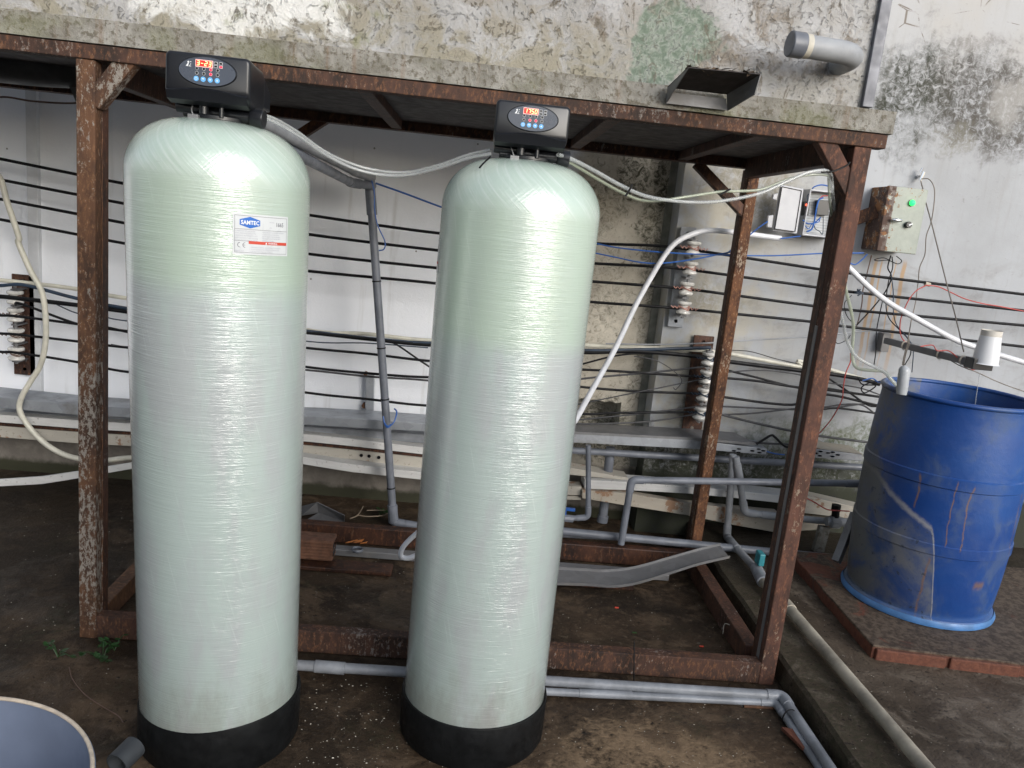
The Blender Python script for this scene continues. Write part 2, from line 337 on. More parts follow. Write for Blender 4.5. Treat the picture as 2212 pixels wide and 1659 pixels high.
def m_wall_right():
    q = N('weathered_white_render'); x, y, z = q.xyz(); n1 = q.noise(1.5, 6, .6); n2 = q.noise(8, 8, .66, dist=.5); n3 = q.noise(34, 8, .78, dist=1.0)
    col = q.mix(q.mr(n1, .35, .68), (.39, .405, .43), (.32, .33, .345))
    wl = q.mr(x, 1.75, 1.2); col = q.mix(q.m_('MULTIPLY', wl, q.mr(n2, .35, .6)), col, (.37, .35, .30))
    st = q.noise(1, 5, .6, q.comb(q.m_('MULTIPLY', x, 30), 0, q.m_('MULTIPLY', z, 2.0)))
    col = q.mix(q.m_('MULTIPLY', q.mr(st, .50, .74), .35), col, (.27, .265, .25))
    top = q.mr(z, 2.1, 2.6); col = q.mix(q.m_('MULTIPLY', top, q.mr(n1, .4, .6, .2, .6)), col, (.45, .43, .40))
    dk = q.noise(1, 6, .7, q.comb(q.m_('MULTIPLY', x, 5), 0, q.m_('MULTIPLY', z, 9)), .6); col = q.mix(q.m_('MULTIPLY', q.m_('MULTIPLY', q.mr(dk, .50, .66), q.mr(z, 1.6, 1.4)), .45), col, (.22, .215, .20)); col = q.mix(q.m_('MULTIPLY', q.mr(n3, .60, .68), .45), col, (.17, .16, .14))
    for cx, cz, rx, rz, a, c in ((2.22, 2.27, .36, .17, 1, (.05, .048, .042)), (1.93, 2.25, .17, .22, 1, (.03, .033, .022)), (2.40, 2.22, .28, .20, .95, (.075, .068, .06)), (2.62, 2.42, .14, .2, .6, (.17, .16, .15)), (2.2, 2.06, .1, .07, .6, (.2, .19, .15)), (2.2, 2.5, .12, .03, .6, (.15, .14, .13)),
                              (1.28, 1.74, .22, .12, .85, (.20, .18, .13)), (1.22, .9, .13, .12, .0, (.2, .2, .2)), (1.14, 1.18, .03, .12, .6, (.2, .17, .13)), (1.14, .62, .045, .34, .95, (.11, .10, .075)), (1.2, 1.22, .14, .06, .6, (.24, .22, .16)), (1.5, .32, .8, .19, 1.0, (.035, .04, .022)), (1.9, .55, .35, .12, .9, (.07, .09, .03)), (1.0, .4, .12, .12, .7, (.07, .065, .05))):
        if not a: continue
        b_ = q.blob(cx, cz, rx, rz, 2.2, n2, .5); sm = q.mr(q.m_('ADD', q.m_('MULTIPLY', n3, .78), q.m_('MULTIPLY', st, .22)), .36, .62)
        col = q.mix(q.m_('MULTIPLY', q.m_('MULTIPLY', b_, a), sm), col, c)
    pz = q.m_('ADD', z, q.m_('MULTIPLY', q.m_('SUBTRACT', n2, .5), .08)); col = q.mix(q.m_('MULTIPLY', q.mr(pz, .36, .30), .95), col, (.014, .0135, .010)); lm = q.m_('MULTIPLY', q.mr(pz, .50, .42), q.mr(q.m_('ADD', q.m_('MULTIPLY', n3, .5), q.m_('MULTIPLY', n2, .5)), .36, .54)); col = q.mix(q.m_('MULTIPLY', lm, .88), col, (.028, .032, .018))  # dark void under the boards painted onto the wall foot, moss above it
    inner = q.blob(2.44, 2.26, .12, .08, 2.0, n2, .5); col = q.mix(q.m_('MULTIPLY', inner, .6), col, (.36, .355, .345))
    for cx, w in ((1.99, .012), (2.02, .006), (2.135, .014), (2.09, .004)):      # rust runs below the cabinet
        g = q.m_('ADD', x, q.m_('MULTIPLY', q.m_('SUBTRACT', q.noise(4, 3), .5), .03)); d = q.m_('ABSOLUTE', q.m_('SUBTRACT', g, cx-.06))
        k = q.m_('MULTIPLY', q.mr(d, w, w*.4), q.m_('MULTIPLY', q.mr(z, 1.5, 1.45), q.mr(z, .8, 1.2))); col = q.mix(q.m_('MULTIPLY', k, .75), col, (.42, .26, .12))
    cr = q.mr(q.voro(4.5, q.vmul(q.n_dist() if False else q.pos(), (1, 1, 1.6)), 'DISTANCE_TO_EDGE'), .012, .004)
    col = q.mix(q.m_('MULTIPLY', cr, q.m_('MULTIPLY', q.mr(z, 2.3, 2.45), q.mr(n2, .5, .6))), col, (.18, .16, .14))
    return q.out(col, .88, 0.0, q.bump(q.m_('ADD', n3, n2), .22, .005))
def m_ground():
    q = N('wet_dirty_concrete'); x, y, z = q.xyz(); n1 = q.noise(1.6, 6, .62, dist=.4); n2 = q.noise(7, 8, .68, dist=.6); n3 = q.noise(40, 7, .72); n4 = q.noise(160, 3, .7)
    col = q.mix(q.mr(n1, .35, .65), (.022, .0145, .009), (.066, .043, .026)); col = q.mix(q.m_('MULTIPLY', q.mr(n2, .47, .62), .72), col, (.125, .085, .053))
    col = q.mix(q.m_('MULTIPLY', q.mr(n3, .54, .66), .6), col, (.15, .112, .075)); col = q.mix(q.mr(n3, .42, .34), col, (.008, .006, .005))
    sand = q.blob(.62, 1.92, .34, .26, 2.4, n2, .2, 'XY'); col = q.mix(q.m_('MULTIPLY', sand, q.mr(q.m_('ADD', q.m_('MULTIPLY', n2, .5), q.m_('MULTIPLY', n3, .5)), .37, .55, 0, .85)), col, (.26, .18, .11))
    lf = q.mr(x, -.95, -1.5); col = q.mix(q.m_('MULTIPLY', lf, .5), col, (.014, .011, .008))  # shade of the left side put into the ground colour
    moss = q.m_('MULTIPLY', q.mr(q.noise(3.3, 5, .6), .55, .68), q.mr(n3, .4, .6)); col = q.mix(q.m_('MULTIPLY', moss, .5), col, (.018, .022, .009))
    sp = q.mr(q.voro(28, rnd=1), .12, .06); col = q.mix(q.m_('MULTIPLY', sp, q.mr(n2, .5, .62)), col, (.16, .14, .11))
    bs = q.mr(q.noise(.9, 5, .6, dist=.8), .47, .56); col = q.mix(q.m_('MULTIPLY', bs, .5), col, (.016, .011, .007))
    wet = q.mr(q.noise(2.4, 4, .6), .45, .6)
    return q.out(col, q.mr(wet, 0, 1, .8, .42), 0.0, q.bump(q.m_('ADD', q.m_('MULTIPLY', n2, 1.4), n3), .7, .012), Specular_IOR_Level=.22)
def m_yard():
    q = N('damp_mossy_screed'); x, y, z = q.xyz(); n1 = q.noise(1.9, 6, .62, dist=.4); n2 = q.noise(8, 8, .68, dist=.6); n3 = q.noise(48, 7, .72)
    col = q.mix(q.mr(n1, .35, .65), (.044, .032, .022), (.10, .076, .055)); col = q.mix(q.m_('MULTIPLY', q.mr(n2, .47, .66), .7), col, (.19, .155, .12))
    col = q.mix(q.mr(n3, .44, .34), col, (.012, .010, .008)); ms = q.m_('MULTIPLY', q.mr(x, 1.42, 1.30), q.mr(n3, .38, .6)); col = q.mix(q.m_('MULTIPLY', ms, .6), col, (.028, .030, .014))
    col = q.mix(q.m_('MULTIPLY', q.mr(y, 3.0, 3.4), .75), col, (.03, .025, .018))
    pale = q.mr(q.m_('ADD', q.m_('MULTIPLY', x, .55), q.m_('MULTIPLY', y, -.6)), -.55, .1); col = q.mix(q.m_('MULTIPLY', q.m_('MULTIPLY', pale, q.mr(n2, .4, .62)), .6), col, (.19, .165, .14))
    return q.out(col, q.mr(q.noise(3, 4), .4, .62, .8, .42), 0.0, q.bump(q.m_('ADD', q.m_('MULTIPLY', n2, 1.2), n3), .8, .01), Specular_IOR_Level=.22)
def m_brick():
    q = N('muddy_red_brick'); x, y, z = q.xyz(); n2 = q.noise(8, 8, .66, dist=.6); n3 = q.noise(50, 6, .7)
    col = q.mix(q.mr(n3, .35, .65), (.105, .034, .020), (.15, .052, .028))
    dirt = q.m_('MULTIPLY', q.mr(z, .118, .126), q.mr(q.m_('ADD', n2, q.m_('MULTIPLY', q.mr(q.m_('ADD', x, q.m_('MULTIPLY', y, -1)), -1.45, -.95), .17)), .47, .56))
    col = q.mix(q.m_('MULTIPLY', dirt, .93), col, q.mix(q.mr(n3, .4, .6), (.036, .026, .017), (.105, .080, .056)))
    col = q.mix(q.m_('MULTIPLY', q.mr(n2, .58, .66), .7), col, (.06, .04, .03))
    return q.out(col, .8, 0.0, q.bump(q.m_('ADD', n2, n3), .6, .006))
def m_barrel():
    q = N('scuffed_blue_plastic'); x, y, z = q.xyz(); n2 = q.noise(7, 8, .66, dist=.5); n3 = q.noise(40, 6, .7); n1 = q.noise(2.4, 5)
    col = q.mix(q.mr(n1, .3, .7), (.007, .045, .20), (.012, .07, .26))
    col = q.mix(q.m_('MULTIPLY', q.mr(n2, .46, .66), .55), col, (.06, .095, .17))
    # grey cement wash below a curved tide line, rust streaks and scratches
    an = q.m_('MULTIPLY', q.m_('ARCTAN2', q.m_('SUBTRACT', x, 1.945), q.m_('SUBTRACT', 2.985, y)), 57.296)
    zl = q.m_('ADD', q.m_('ADD', q.mr(an, -84, -33, .665, .525, False), q.mr(an, -33, -12, 0, -.45)), q.m_('MULTIPLY', q.m_('SUBTRACT', n2, .5), .05))
    dz = q.m_('SUBTRACT', z, zl); gm = q.mr(dz, .004, -.004)
    wash = q.mr(q.m_('ADD', q.m_('MULTIPLY', n1, .5), q.m_('MULTIPLY', n2, .5)), .36, .60, .25, .85)
    col = q.mix(q.m_('MULTIPLY', gm, wash), col, q.mix(q.mr(n2, .35, .65), (.055, .075, .115), (.15, .15, .15)))
    ln = q.m_('MULTIPLY', q.mr(q.m_('ADD', q.m_('ABSOLUTE', q.m_('ADD', dz, .004)), q.m_('MULTIPLY', q.m_('SUBTRACT', n3, .5), .02)), .020, .000), q.mr(an, -5, -12)); col = q.mix(q.m_('MULTIPLY', ln, .7), col, (.36, .35, .345))
    col = q.mix(q.m_('MULTIPLY', q.m_('MULTIPLY', q.mr(an, -62, -80), .75), q.mr(n2, .34, .5)), col, (.12, .125, .12))
    for ac, z0, z1, w_ in ((-46, .58, .71, 1.0), (-21.5, .46, .71, .7), (-10.5, .45, .70, .8), (39, .43, .69, .9), (-30, .15, .40, 1.2), (12, .30, .33, 6)):
        wob = q.m_('ADD', an, q.m_('MULTIPLY', q.m_('SUBTRACT', q.noise(9, 3), .5), 7)); k = q.m_('MULTIPLY', q.mr(q.m_('ABSOLUTE', q.m_('SUBTRACT', wob, ac)), w_, w_*.4), q.m_('MULTIPLY', q.mr(z, z0-.01, z0+.01), q.mr(z, z1+.01, z1-.01)))
        col = q.mix(q.m_('MULTIPLY', k, q.mr(n3, .35, .55, .2, .8)), col, (.17, .10, .075))
    bt = q.mr(z, .19, .15); col = q.mix(q.m_('MULTIPLY', bt, .4), col, (.10, .2, .40))
    col = q.mix(q.m_('MULTIPLY', q.mr(n3, .60, .66), q.m_('MULTIPLY', gm, .8)), col, (.03, .04, .06))
    return q.out(col, q.mr(n2, .3, .7, .32, .6), 0.0, q.bump(q.m_('ADD', n3, n2), .25, .004))
def m_cabinet():
    q = N('rusting_grey_enamel'); x, y, z = q.xyz(); n2 = q.noise(13, 8, .7, dist=.4); n3 = q.noise(60, 6, .7)
    dx = q.m_('DIVIDE', q.m_('ABSOLUTE', q.m_('SUBTRACT', x, 1.98)), .095); dz = q.m_('DIVIDE', q.m_('ABSOLUTE', q.m_('SUBTRACT', z, 1.66)), .155)
    ed = q.m_('MAXIMUM', dx, dz); r_ = q.mr(q.m_('ADD', q.m_('MULTIPLY', ed, .28), q.m_('MULTIPLY', n3, .9)), .76, .82)
    col = q.mix(q.mr(n2, .3, .7), (.235, .265, .235), (.29, .32, .28)); col = q.mix(r_, col, q.mix(n2, (.10, .04, .02), (.34, .16, .06)))
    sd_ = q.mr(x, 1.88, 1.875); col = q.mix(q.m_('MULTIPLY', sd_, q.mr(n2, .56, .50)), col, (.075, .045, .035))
    return q.out(col, q.mr(r_, 0, 1, .4, .85), 0.0, q.bump(n3, .3, .003))
def m_galv(name='galvanised_steel', c=(.36, .38, .41), metal=.55):
    q = N(name); v_ = q.voro(26, out='Color'); s_ = q.n('ShaderNodeSeparateColor'); q.L(v_, s_.inputs[0]); n2 = q.noise(6, 7, .65); n3 = q.noise(50, 5, .7)
    col = q.mix(q.m_('MULTIPLY', s_.outputs[0], .45), c, tuple(k*.65 for k in c)); col = q.mix(q.m_('MULTIPLY', q.mr(n2, .50, .68), .6), col, (.20, .19, .175)); col = q.mix(q.m_('MULTIPLY', q.mr(n3, .64, .7), .6), col, (.12, .07, .04))
    return q.out(col, q.mr(n2, .3, .7, .4, .65), metal, q.bump(n3, .15, .002))
def m_board(name, c, rust=.5):
    q = N(name); P = q.vmul(q.pos(), (.5, 1, 2.5)); n2 = q.noise(7, 7, .66, P); n3 = q.noise(55, 6, .7); col = q.mix(q.mr(n2, .3, .7), c, tuple(k*.82 for k in c))
    col = q.mix(q.m_('MULTIPLY', q.mr(n3, .60, .68), .7), col, (.13, .11, .08)); col = q.mix(q.m_('MULTIPLY', q.mr(q.noise(5, 8, .72), .66-.14*rust, .70-.14*rust), .8), col, (.22, .10, .04))
    return q.out(col, .6, 0.0, q.bump(n3, .2, .003))

M = {}
M['fgL'] = m_fiberglass('fiberglass_shell_left', 1.27, (.395, .485, .405), (.385, .455, .43), 0.0)
M['fgR'] = m_fiberglass('fiberglass_shell_right', 1.17, (.395, .485, .405), (.385, .455, .43), 3.7)
M['boot'] = plain('black_rubber_boot', (.006, .0065, .007), .5, var=.3, sc=20, bump=.1, Specular_IOR_Level=.2)
M['rust_fl'] = m_rust('speckled_rust', (.115, .056, .03), (.045, .025, .017), (.27, .245, .215), .36, (.19, .095, .045), 1.1)
M['rust_fr'] = m_rust('red_brown_rust', (.105, .048, .034), (.045, .025, .019), (.26, .20, .15), .22, (.16, .068, .04), .9)
M['rust_bk'] = m_rust('orange_flaking_rust', (.13, .056, .027), (.04, .019, .013), (.36, .29, .22), .27, (.21, .095, .04), 1.5)
M['rust_dk'] = m_rust('dark_brown_rust', (.075, .035, .024), (.025, .014, .011), (.16, .16, .16), .16, (.13, .058, .03), .9, .6)  # darker brown rust for rear channels, side beams and back beams
M['rust_beam'] = m_rust('rusty_channel', (.072, .036, .025), (.026, .017, .014), (.20, .175, .16), .24, (.15, .068, .034), 1.1)
M['deck'] = plain('dark_brown_deck', (.035, .028, .026), .7, var=.4, sc=9, bump=.3)  # dark brown for the deck underside and the spout bottom
M['top'] = m_plaster_top(); M['edge'] = m_slab_edge(); M['wl'] = m_wall_left(); M['wr'] = m_wall_right()
M['ground'] = m_ground(); M['yard'] = m_yard(); M['brick'] = m_brick(); M['barrel'] = m_barrel(); M['cab'] = m_cabinet()
M['galv'] = m_galv(); M['galvd'] = m_galv('dull_grey_steel', (.20, .20, .205), .35); M['corner'] = plain('grey_steel_angle', (.13, .135, .155), .5, .2, .2, 12)
M['pvc'] = plain('grey_pvc', (.14, .152, .178), .45, var=.22, sc=9, bump=.05); M['pvcl'] = plain('pale_grey_pvc', (.215, .228, .25), .45, var=.3, sc=9, bump=.05)
M['pvcd'] = plain('weathered_pvc', (.30, .27, .215), .65, var=.4, sc=7, bump=.2); M['pvcf'] = plain('dusty_pvc_pipe', (.25, .26, .275), .6, var=.25, sc=7)
M['white_pvc'] = plain('white_conduit', (.58, .59, .62), .4, var=.08); M['cream_pvc'] = plain('cream_conduit', (.55, .53, .45), .45, var=.14)
M['boardw'] = m_board('white_painted_board', (.58, .575, .56), 0); M['boardc'] = m_board('cream_rusting_board', (.43, .40, .345), .5); M['boardr'] = m_board('rusted_cream_channel', (.38, .34, .28), .9)
M['cable'] = plain('black_cable', (.007, .007, .008), .5, var=.3, Specular_IOR_Level=.2); M['cabled'] = plain('dusty_dark_cable', (.045, .045, .048), .6, var=.3); M['cableb'] = plain('dark_blue_cable', (.02, .035, .06), .5, var=.3)
M['blue'] = plain('blue_wire', (.02, .10, .36), .4, var=.15); M['red'] = plain('red_wire', (.42, .06, .05), .5, var=.2); M['brownw'] = plain('brown_wire', (.12, .07, .05), .6, var=.2)
M['copper'] = plain('copper_binding', (.42, .22, .18), .5, .2, .2); M['porc'] = plain('white_porcelain', (.66, .64, .60), .22, var=.2, sc=30, Coat_Weight=.5)
M['blk'] = N('black_plastic').out((.010, .011, .014), .3); M['panel'] = plain('slate_panel', (.055, .066, .09), .3, var=.05); M['ring'] = plain('printed_ring', (.42, .43, .45), .5, var=.02)
M['disp'] = emis('display_glow', (1.0, .03, .01), .45, (.3, .01, .01)); M['digit'] = emis('digit_glow', (1.0, .40, .18), 2.2); M['dark'] = plain('dark_window', (.006, .006, .008), .2, var=.05)
M['ledr'] = emis('red_indicator', (1.0, .02, .06), .9, (.3, .01, .02)); M['btn'] = plain('blue_button', (.14, .42, .80), .35, var=.05); M['white'] = plain('white_print', (.72, .74, .76), .5, var=.02)
M['paper'] = plain('label_paper', (.56, .58, .59), .35, var=.02, Coat_Weight=.3); M['ink'] = plain('grey_ink', (.10, .10, .12), .5, var=.02); M['inkl'] = plain('pale_ink', (.36, .36, .42), .5, var=.02)
M['logo'] = plain('logo_blue', (.015, .12, .45), .4, var=.03); M['redb'] = plain('warning_red', (.52, .06, .035), .4, var=.03)
M['green'] = emis('green_lamp', (.02, .9, .13), 1.5, (.02, .5, .12)); M['chrome'] = plain('chrome', (.75, .75, .75), .2, 1.0, .03)
M['boxw'] = plain('white_abs_box', (.42, .43, .46), .4, var=.04); M['mesh'] = plain('grey_back_plate', (.42, .44, .46), .5, var=.05)
M['wood'] = m_rust('wet_red_timber', (.06, .026, .016), (.02, .011, .009), (.10, .06, .04), .2, (.11, .045, .022), .7, .5)
M['timber'] = m_rust('brown_timber', (.12, .058, .03), (.05, .026, .016), (.20, .13, .08), .12, (.17, .085, .042), .8, .6)
M['leaf'] = plain('weed_leaf', (.02, .062, .014), .45, var=.3, sc=40); M['twig'] = plain('dry_twig', (.22, .17, .12), .8, var=.2); M['stone'] = plain('pale_chip', (.42, .39, .33), .8, var=.35, sc=22)
M['tub'] = plain('blue_grey_plastic', (.15, .18, .25), .42, var=.12, sc=5); M['tubrim'] = plain('cut_plastic_rim', (.50, .42, .33), .6, var=.2, sc=40)
M['cyan'] = plain('teal_valve_handle', (.03, .22, .26), .45, var=.15); M['dkpipe'] = plain('dark_grey_duct', (.055, .062, .07), .55, var=.35, sc=6, bump=.2)
def m_hose(name, col, a0, a1):
    q = N(name); lw = q.n('ShaderNodeLayerWeight'); lw.inputs[0].default_value = .5
    return q.out(col, .12, 0.0, None, Alpha=a0, Coat_Weight=.8)
M['hose'] = m_hose('clear_hose', (.46, .48, .48), .45, .85)
M['hosey'] = m_hose('yellowed_clear_hose', (.40, .44, .34), .55, .9)
M['cup'] = N('milky_plastic').out((.72, .73, .75), .35, 0.0, None, Alpha=.9)
M['steelw'] = plain('steel_wire', (.17, .15, .13), .5, .3, .2); M['rope'] = plain('dirty_string', (.45, .40, .33), .9, var=.25)
M['water'] = plain('brine_surface', (.01, .03, .06), .08, var=.1)

# ================================================================ SETTING
g = MB(); g.add([(-14, -8, 0), (1.2, -8, 0), (1.2, 6, 0), (-14, 6, 0)], [(0, 1, 2, 3)]); tag(g.build('ground', M['ground']), kind='structure')
# raised yard to the right of the frame: a worn step about 8 cm high
ST = 0.08
e = MB(); ys = [-8+i*.07 for i in range(int(14/.07)+1)]; pts = []
for y in ys:
    dx = .012*mnoise.noise(Vector((y*3, 1, 0)))+.006*mnoise.noise(Vector((y*14, 2, 0))); pts.append((1.2+dx, y))
vs = []; fs = []
for (x, y) in pts: vs += [(x-.004, y, -.03), (x, y, ST-.012), (x+.012, y, ST), (14, y, ST)]
for i in range(len(pts)-1):
    for k in range(3): fs.append((i*4+k+1, i*4+k, (i+1)*4+k, (i+1)*4+k+1))
e.add(vs, [tuple(reversed(f)) for f in fs]); tag(e.build('raised_yard', M['yard'], smooth=True), kind='structure')
WL, WR = 3.95, 3.80
# wall behind, left stretch with the hole knocked through it
wl = thing('back_wall', 'long white and beige stained wall behind the frame, with a broken hole', 'wall', (-1.5, WL, 0))
ha, hb = H(1235, 858, Y=WL), H(1331, 958, Y=WL); hx0, hx1, hz0, hz1 = ha.x, hb.x, hb.z, ha.z
w = MB()
n_ = 9; topn = [(hx0+(hx1-hx0)*i/n_, hz1+random.uniform(-.012, .010)) for i in range(n_+1)]; botn = [(hx0+(hx1-hx0)*i/n_, hz0+random.uniform(-.01, .01)) for i in range(n_+1)]
w.add([(-7, WL, -.1), (hx0, WL, -.1), (hx0, WL, botn[0][1]), (hx0, WL, topn[0][1]), (hx0, WL, 4.2), (-7, WL, 4.2)], [(0, 1, 2, 3, 4, 5)])
w.add([(hx1, WL, -.1), (.94, WL, -.1), (.94, WL, 4.2), (hx1, WL, 4.2), (hx1, WL, topn[-1][1]), (hx1, WL, botn[-1][1])], [(0, 1, 2, 3, 4, 5)])
for i in range(n_):
    (xa, ta), (xb, tb) = topn[i], topn[i+1]; (_, ba), (_, bb) = botn[i], botn[i+1]
    w.add([(xa, WL, ta), (xb, WL, tb), (xb, WL, 4.2), (xa, WL, 4.2)], [(0, 1, 2, 3)]); w.add([(xa, WL, -.1), (xb, WL, -.1), (xb, WL, bb), (xa, WL, ba)], [(0, 1, 2, 3)])
    w.add([(xa, WL, ta), (xa, WL+.2, ta), (xb, WL+.2, tb), (xb, WL, tb)], [(0, 1, 2, 3)]); w.add([(xa, WL, ba), (xb, WL, bb), (xb, WL+.2, bb), (xa, WL+.2, ba)], [(0, 1, 2, 3)])
w.add([(hx1, WL, hz0), (hx1, WL, hz1), (hx1, WL+.2, hz1), (hx1, WL+.2, hz0)], [(0, 1, 2, 3)]); w.add([(hx0, WL+.2, hz0-.03), (hx1, WL+.2, hz0-.03), (hx1, WL+.2, hz1+.03), (hx0, WL+.2, hz1+.03)], [(0, 1, 2, 3)])
w.build('wall_face', M['wl'], wl)
b = MB(); b.prism([(-2.105, WL-.03, .3), (-2.055, WL-.03, .3), (-2.055, WL-.03, 2.6), (-2.105, WL-.03, 2.6)], (0, .03, 0)); b.build('cover_strip', plain('white_cover_strip', (.60, .61, .63), .5, var=.06), wl, bevel=.003)
wr = MB(); wr.add([(.94, WR, -.1), (9, WR, -.1), (9, WR, 4.2), (.94, WR, 4.2), (.94, WL+.05, -.1), (.94, WL+.05, 4.2)], [(0, 1, 2, 3), (4, 0, 3, 5)])
tag(wr.build('rendered_wall', M['wr']), 'tall off-white rendered wall at right with black mould stain high up', 'wall')
c_ = MB(); c_.prism([(.905, WL-.012, .3), (.94, WL-.012, .3), (.94, WL-.012, 2.9), (.905, WL-.012, 2.9)], (0, .02, 0)); c_.build('corner_strip', plain('grey_render_strip', (.22, .22, .19), .9, var=.3, bump=.3), wl)
# unseen building and shed added behind the camera to block sky and shape reflections
ob = thing('unseen_building', 'unseen plain grey building added behind the camera to shape the tank reflections', 'building', (-5, -4, 0))
b = MB(); b.box((-14, -5.5, 0), (-3.2, -2.6, 6.0)); b.build('wall', plain('unseen_building_wall', (.16, .16, .17), .8, var=.2, sc=2), ob)
b = MB(); b.box((-14, -2.6, 5.8), (-3.1, -2.0, 6.0)); b.build('roof_edge', M['corner'], ob)
ob = thing('unseen_shed', 'unseen low dark shed added behind the camera to dim the low parts', 'shed', (4, -4, 0))
b = MB(); b.box((-1.9, -7.5, 0), (9, -6.0, 2.1)); b.build('wall', plain('unseen_shed_wall', (.10, .10, .11), .8, var=.2, sc=2), ob)

# ================================================================ CONCRETE TANK ON THE FRAME
ct = thing('concrete_water_tank', 'flaking whitewashed concrete water tank resting on the rusty frame', 'water tank', (-.5, 2.95, 1.842))
b = MB(); b.box((-2.6, 2.452, 1.912), (1.105, 3.52, 3.1)); b.build('tank_wall', M['top'], ct)
b = MB(); nx = 60; x0, x1 = -2.6, 1.215; vs = []
for i in range(nx+1):
    x = x0+(x1-x0)*i/nx; j = .004*mnoise.noise(Vector((x*9, 0, 1))); vs += [(x, 2.441+j*.6, 1.846+.5*j), (x, 2.441+j*.6, 1.911), (x, 3.56, 1.911), (x, 3.56, 1.846)]
fs = [(i*4+k, (i+1)*4+k, (i+1)*4+(k+1) % 4, i*4+(k+1) % 4) for i in range(nx) for k in range(4)]+[(3, 2, 1, 0), (nx*4, nx*4+1, nx*4+2, nx*4+3)]
b.add(vs, fs); b.build('slab', M['edge'], ct)
b = MB(); b.box((1.105, 2.436, 1.914), (1.138, 2.50, 3.1)); b.build('corner_angle', M['corner'], ct, bevel=.002)
# pipe stub with cap
el = [H(1811, 140, Y=2.452), H(1811, 140, Y=2.452)+Vector((.006, -.12, .005)), H(1811, 140, Y=2.452)+Vector((-.175, -.135, .008))]
el[0] = el[0]+Vector((0, .03, 0))
b = MB(); b.tube(rounded(el, .075, 10), .031, 24); pe = b.build('outlet_pipe', M['pvcf'], ct, smooth=True)
d_ = (el[2]-el[1]).normalized(); b = MB(); b.tube([el[2]-d_*.012, el[2]+d_*.030], .0345, 24); b.build('end_cap', M['pvc'], pe, smooth=True, bevel=.003)
b = MB(); b.tube([el[2]-d_*.028, el[2]-d_*.012], .0325, 24); b.build('tape_ring', plain('cream_tape', (.5, .47, .40), .6, var=.15), pe, smooth=True)
# sheet metal hood fixed on the slab edge, full of leaves
hd = thing('sheet_metal_spout', 'dark open sheet metal spout with leaf litter fixed to the slab edge', 'spout', H(1500, 225, Y=2.43))
A_, B_, C2, D2 = H(*k3(20, 520), Y=2.43), H(*k3(370, 560), Y=2.43), H(*k3(570, 442), Y=2.27), H(*k3(142, 402), Y=2.27)
b = MB(); t_ = Vector((0, .002, .003)); b.hexa([A_, B_, C2, D2], [p+t_ for p in (A_, B_, C2, D2)]); b.build('bottom_plate', M['deck'], hd)
dn = H(*k3(10, 612), Y=2.428)-A_; dn2 = H(*k3(375, 655), Y=2.428)-B_
b = MB(); b.prism([A_, D2, A_+dn], (.003, 0, 0)); b.build('side_plate', M['galvd'], hd)
b = MB(); b.prism([B_, B_+dn2, C2+Vector((-.004, .01, -.05)), C2], (.003, 0, 0)); b.build('side_plate', M['galvd'], hd)
b = MB(); b.prism([A_+dn, B_+dn2, B_+Vector((0, 0, -.012)), A_+Vector((0, 0, -.012))], (0, -.003, 0)); b.build('back_plate', M['galvd'], hd)
b = MB()
for i in range(34):
    t = random.random(); s = random.uniform(.55, 1); p = (A_*(1-t)+B_*t)*(1-s)+(D2*(1-t)+C2*t)*s; a = random.uniform(0, 6.28); L_ = random.uniform(.012, .03)
    d = Vector((math.cos(a), math.sin(a), random.uniform(-.1, .5)))*L_; n = Vector((-d.y, d.x, random.uniform(-.01, .01)))*.35; p = p+Vector((0, 0, .006))
    b.add([p-d, p+n+Vector((0, 0, .004)), p+d, p-n], [(0, 1, 2, 3)])
tag(b.build('leaf_litter', plain('dead_leaves', (.07, .045, .025), .8, var=.4)), 'brown dead leaves lying in the sheet metal spout', 'leaves', kind='stuff')

# ================================================================ STEEL FRAME
fr = thing('tank_stand', 'rusty welded steel stand with four posts carrying the concrete tank', 'stand', (0, 2.45, 0))
FX0, FX1, FY, BY = -1.175, 1.165, 2.45, 3.48
def post(x0, x1, y0, y1, mat, z1=1.802, seam=True, sidemat=None):
    b = MB(); ym = y0+(y1-y0)*.45
    b.box((x0, y0, 0.0), (x1, ym, z1)); o = b.build('post', mat, fr, bevel=.004)
    b = MB(); b.box((x0+.002, ym+.003, 0.0), (x1-.002, y1, z1)); b.build('rear_channel', sidemat or M['rust_dk'], o, bevel=.004)
    return o
p = post(FX0, FX0+.054, FY, FY+.095, M['rust_fl'])
b = MB(); zs = [.1+.11*i for i in range(16)]
zz_ = [.05+.012*i for i in range(142)]
b.tube([(FX0+.0545+.001*math.sin(z*60), FY+.044, z) for z in zz_], [.0016+.0038*max(0, mnoise.noise(Vector((z*13, 3, 0)))) for z in zz_], 8)
b.build('weld_bead', M['rust_fl'], p, smooth=True)
p = post(FX1-.054, FX1, FY, FY+.105, M['rust_fr'])
b = MB(); b.box((FX1-.0565, FY+.03, .03), (FX1-.0545, FY+.05, 1.25)); b.build('bare_strip', M['galvd'], p)
p = post(1.14, 1.188, BY, BY+.10, M['rust_bk'])
p = post(-1.15, -1.10, BY, BY+.10, M['rust_dk'])
def bar(name, a, c, mat, bv=.003, wob=0):
    b = MB(); b.box(a, c); return b.build(name, mat, fr, bevel=bv)
bar('top_beam', (-2.5, FY-.004, 1.803), (1.205, FY+.045, 1.8435), M['rust_beam'])
bar('top_beam', (-2.5, BY-.01, 1.80), (1.20, BY+.05, 1.8435), M['rust_dk'])
bar('top_beam', (FX1-.05, FY+.045, 1.76), (FX1-.004, BY-.01, 1.843), M['rust_dk'])
bar('top_beam', (FX0+.004, FY+.045, 1.76), (FX0+.05, BY-.01, 1.843), M['rust_dk'])
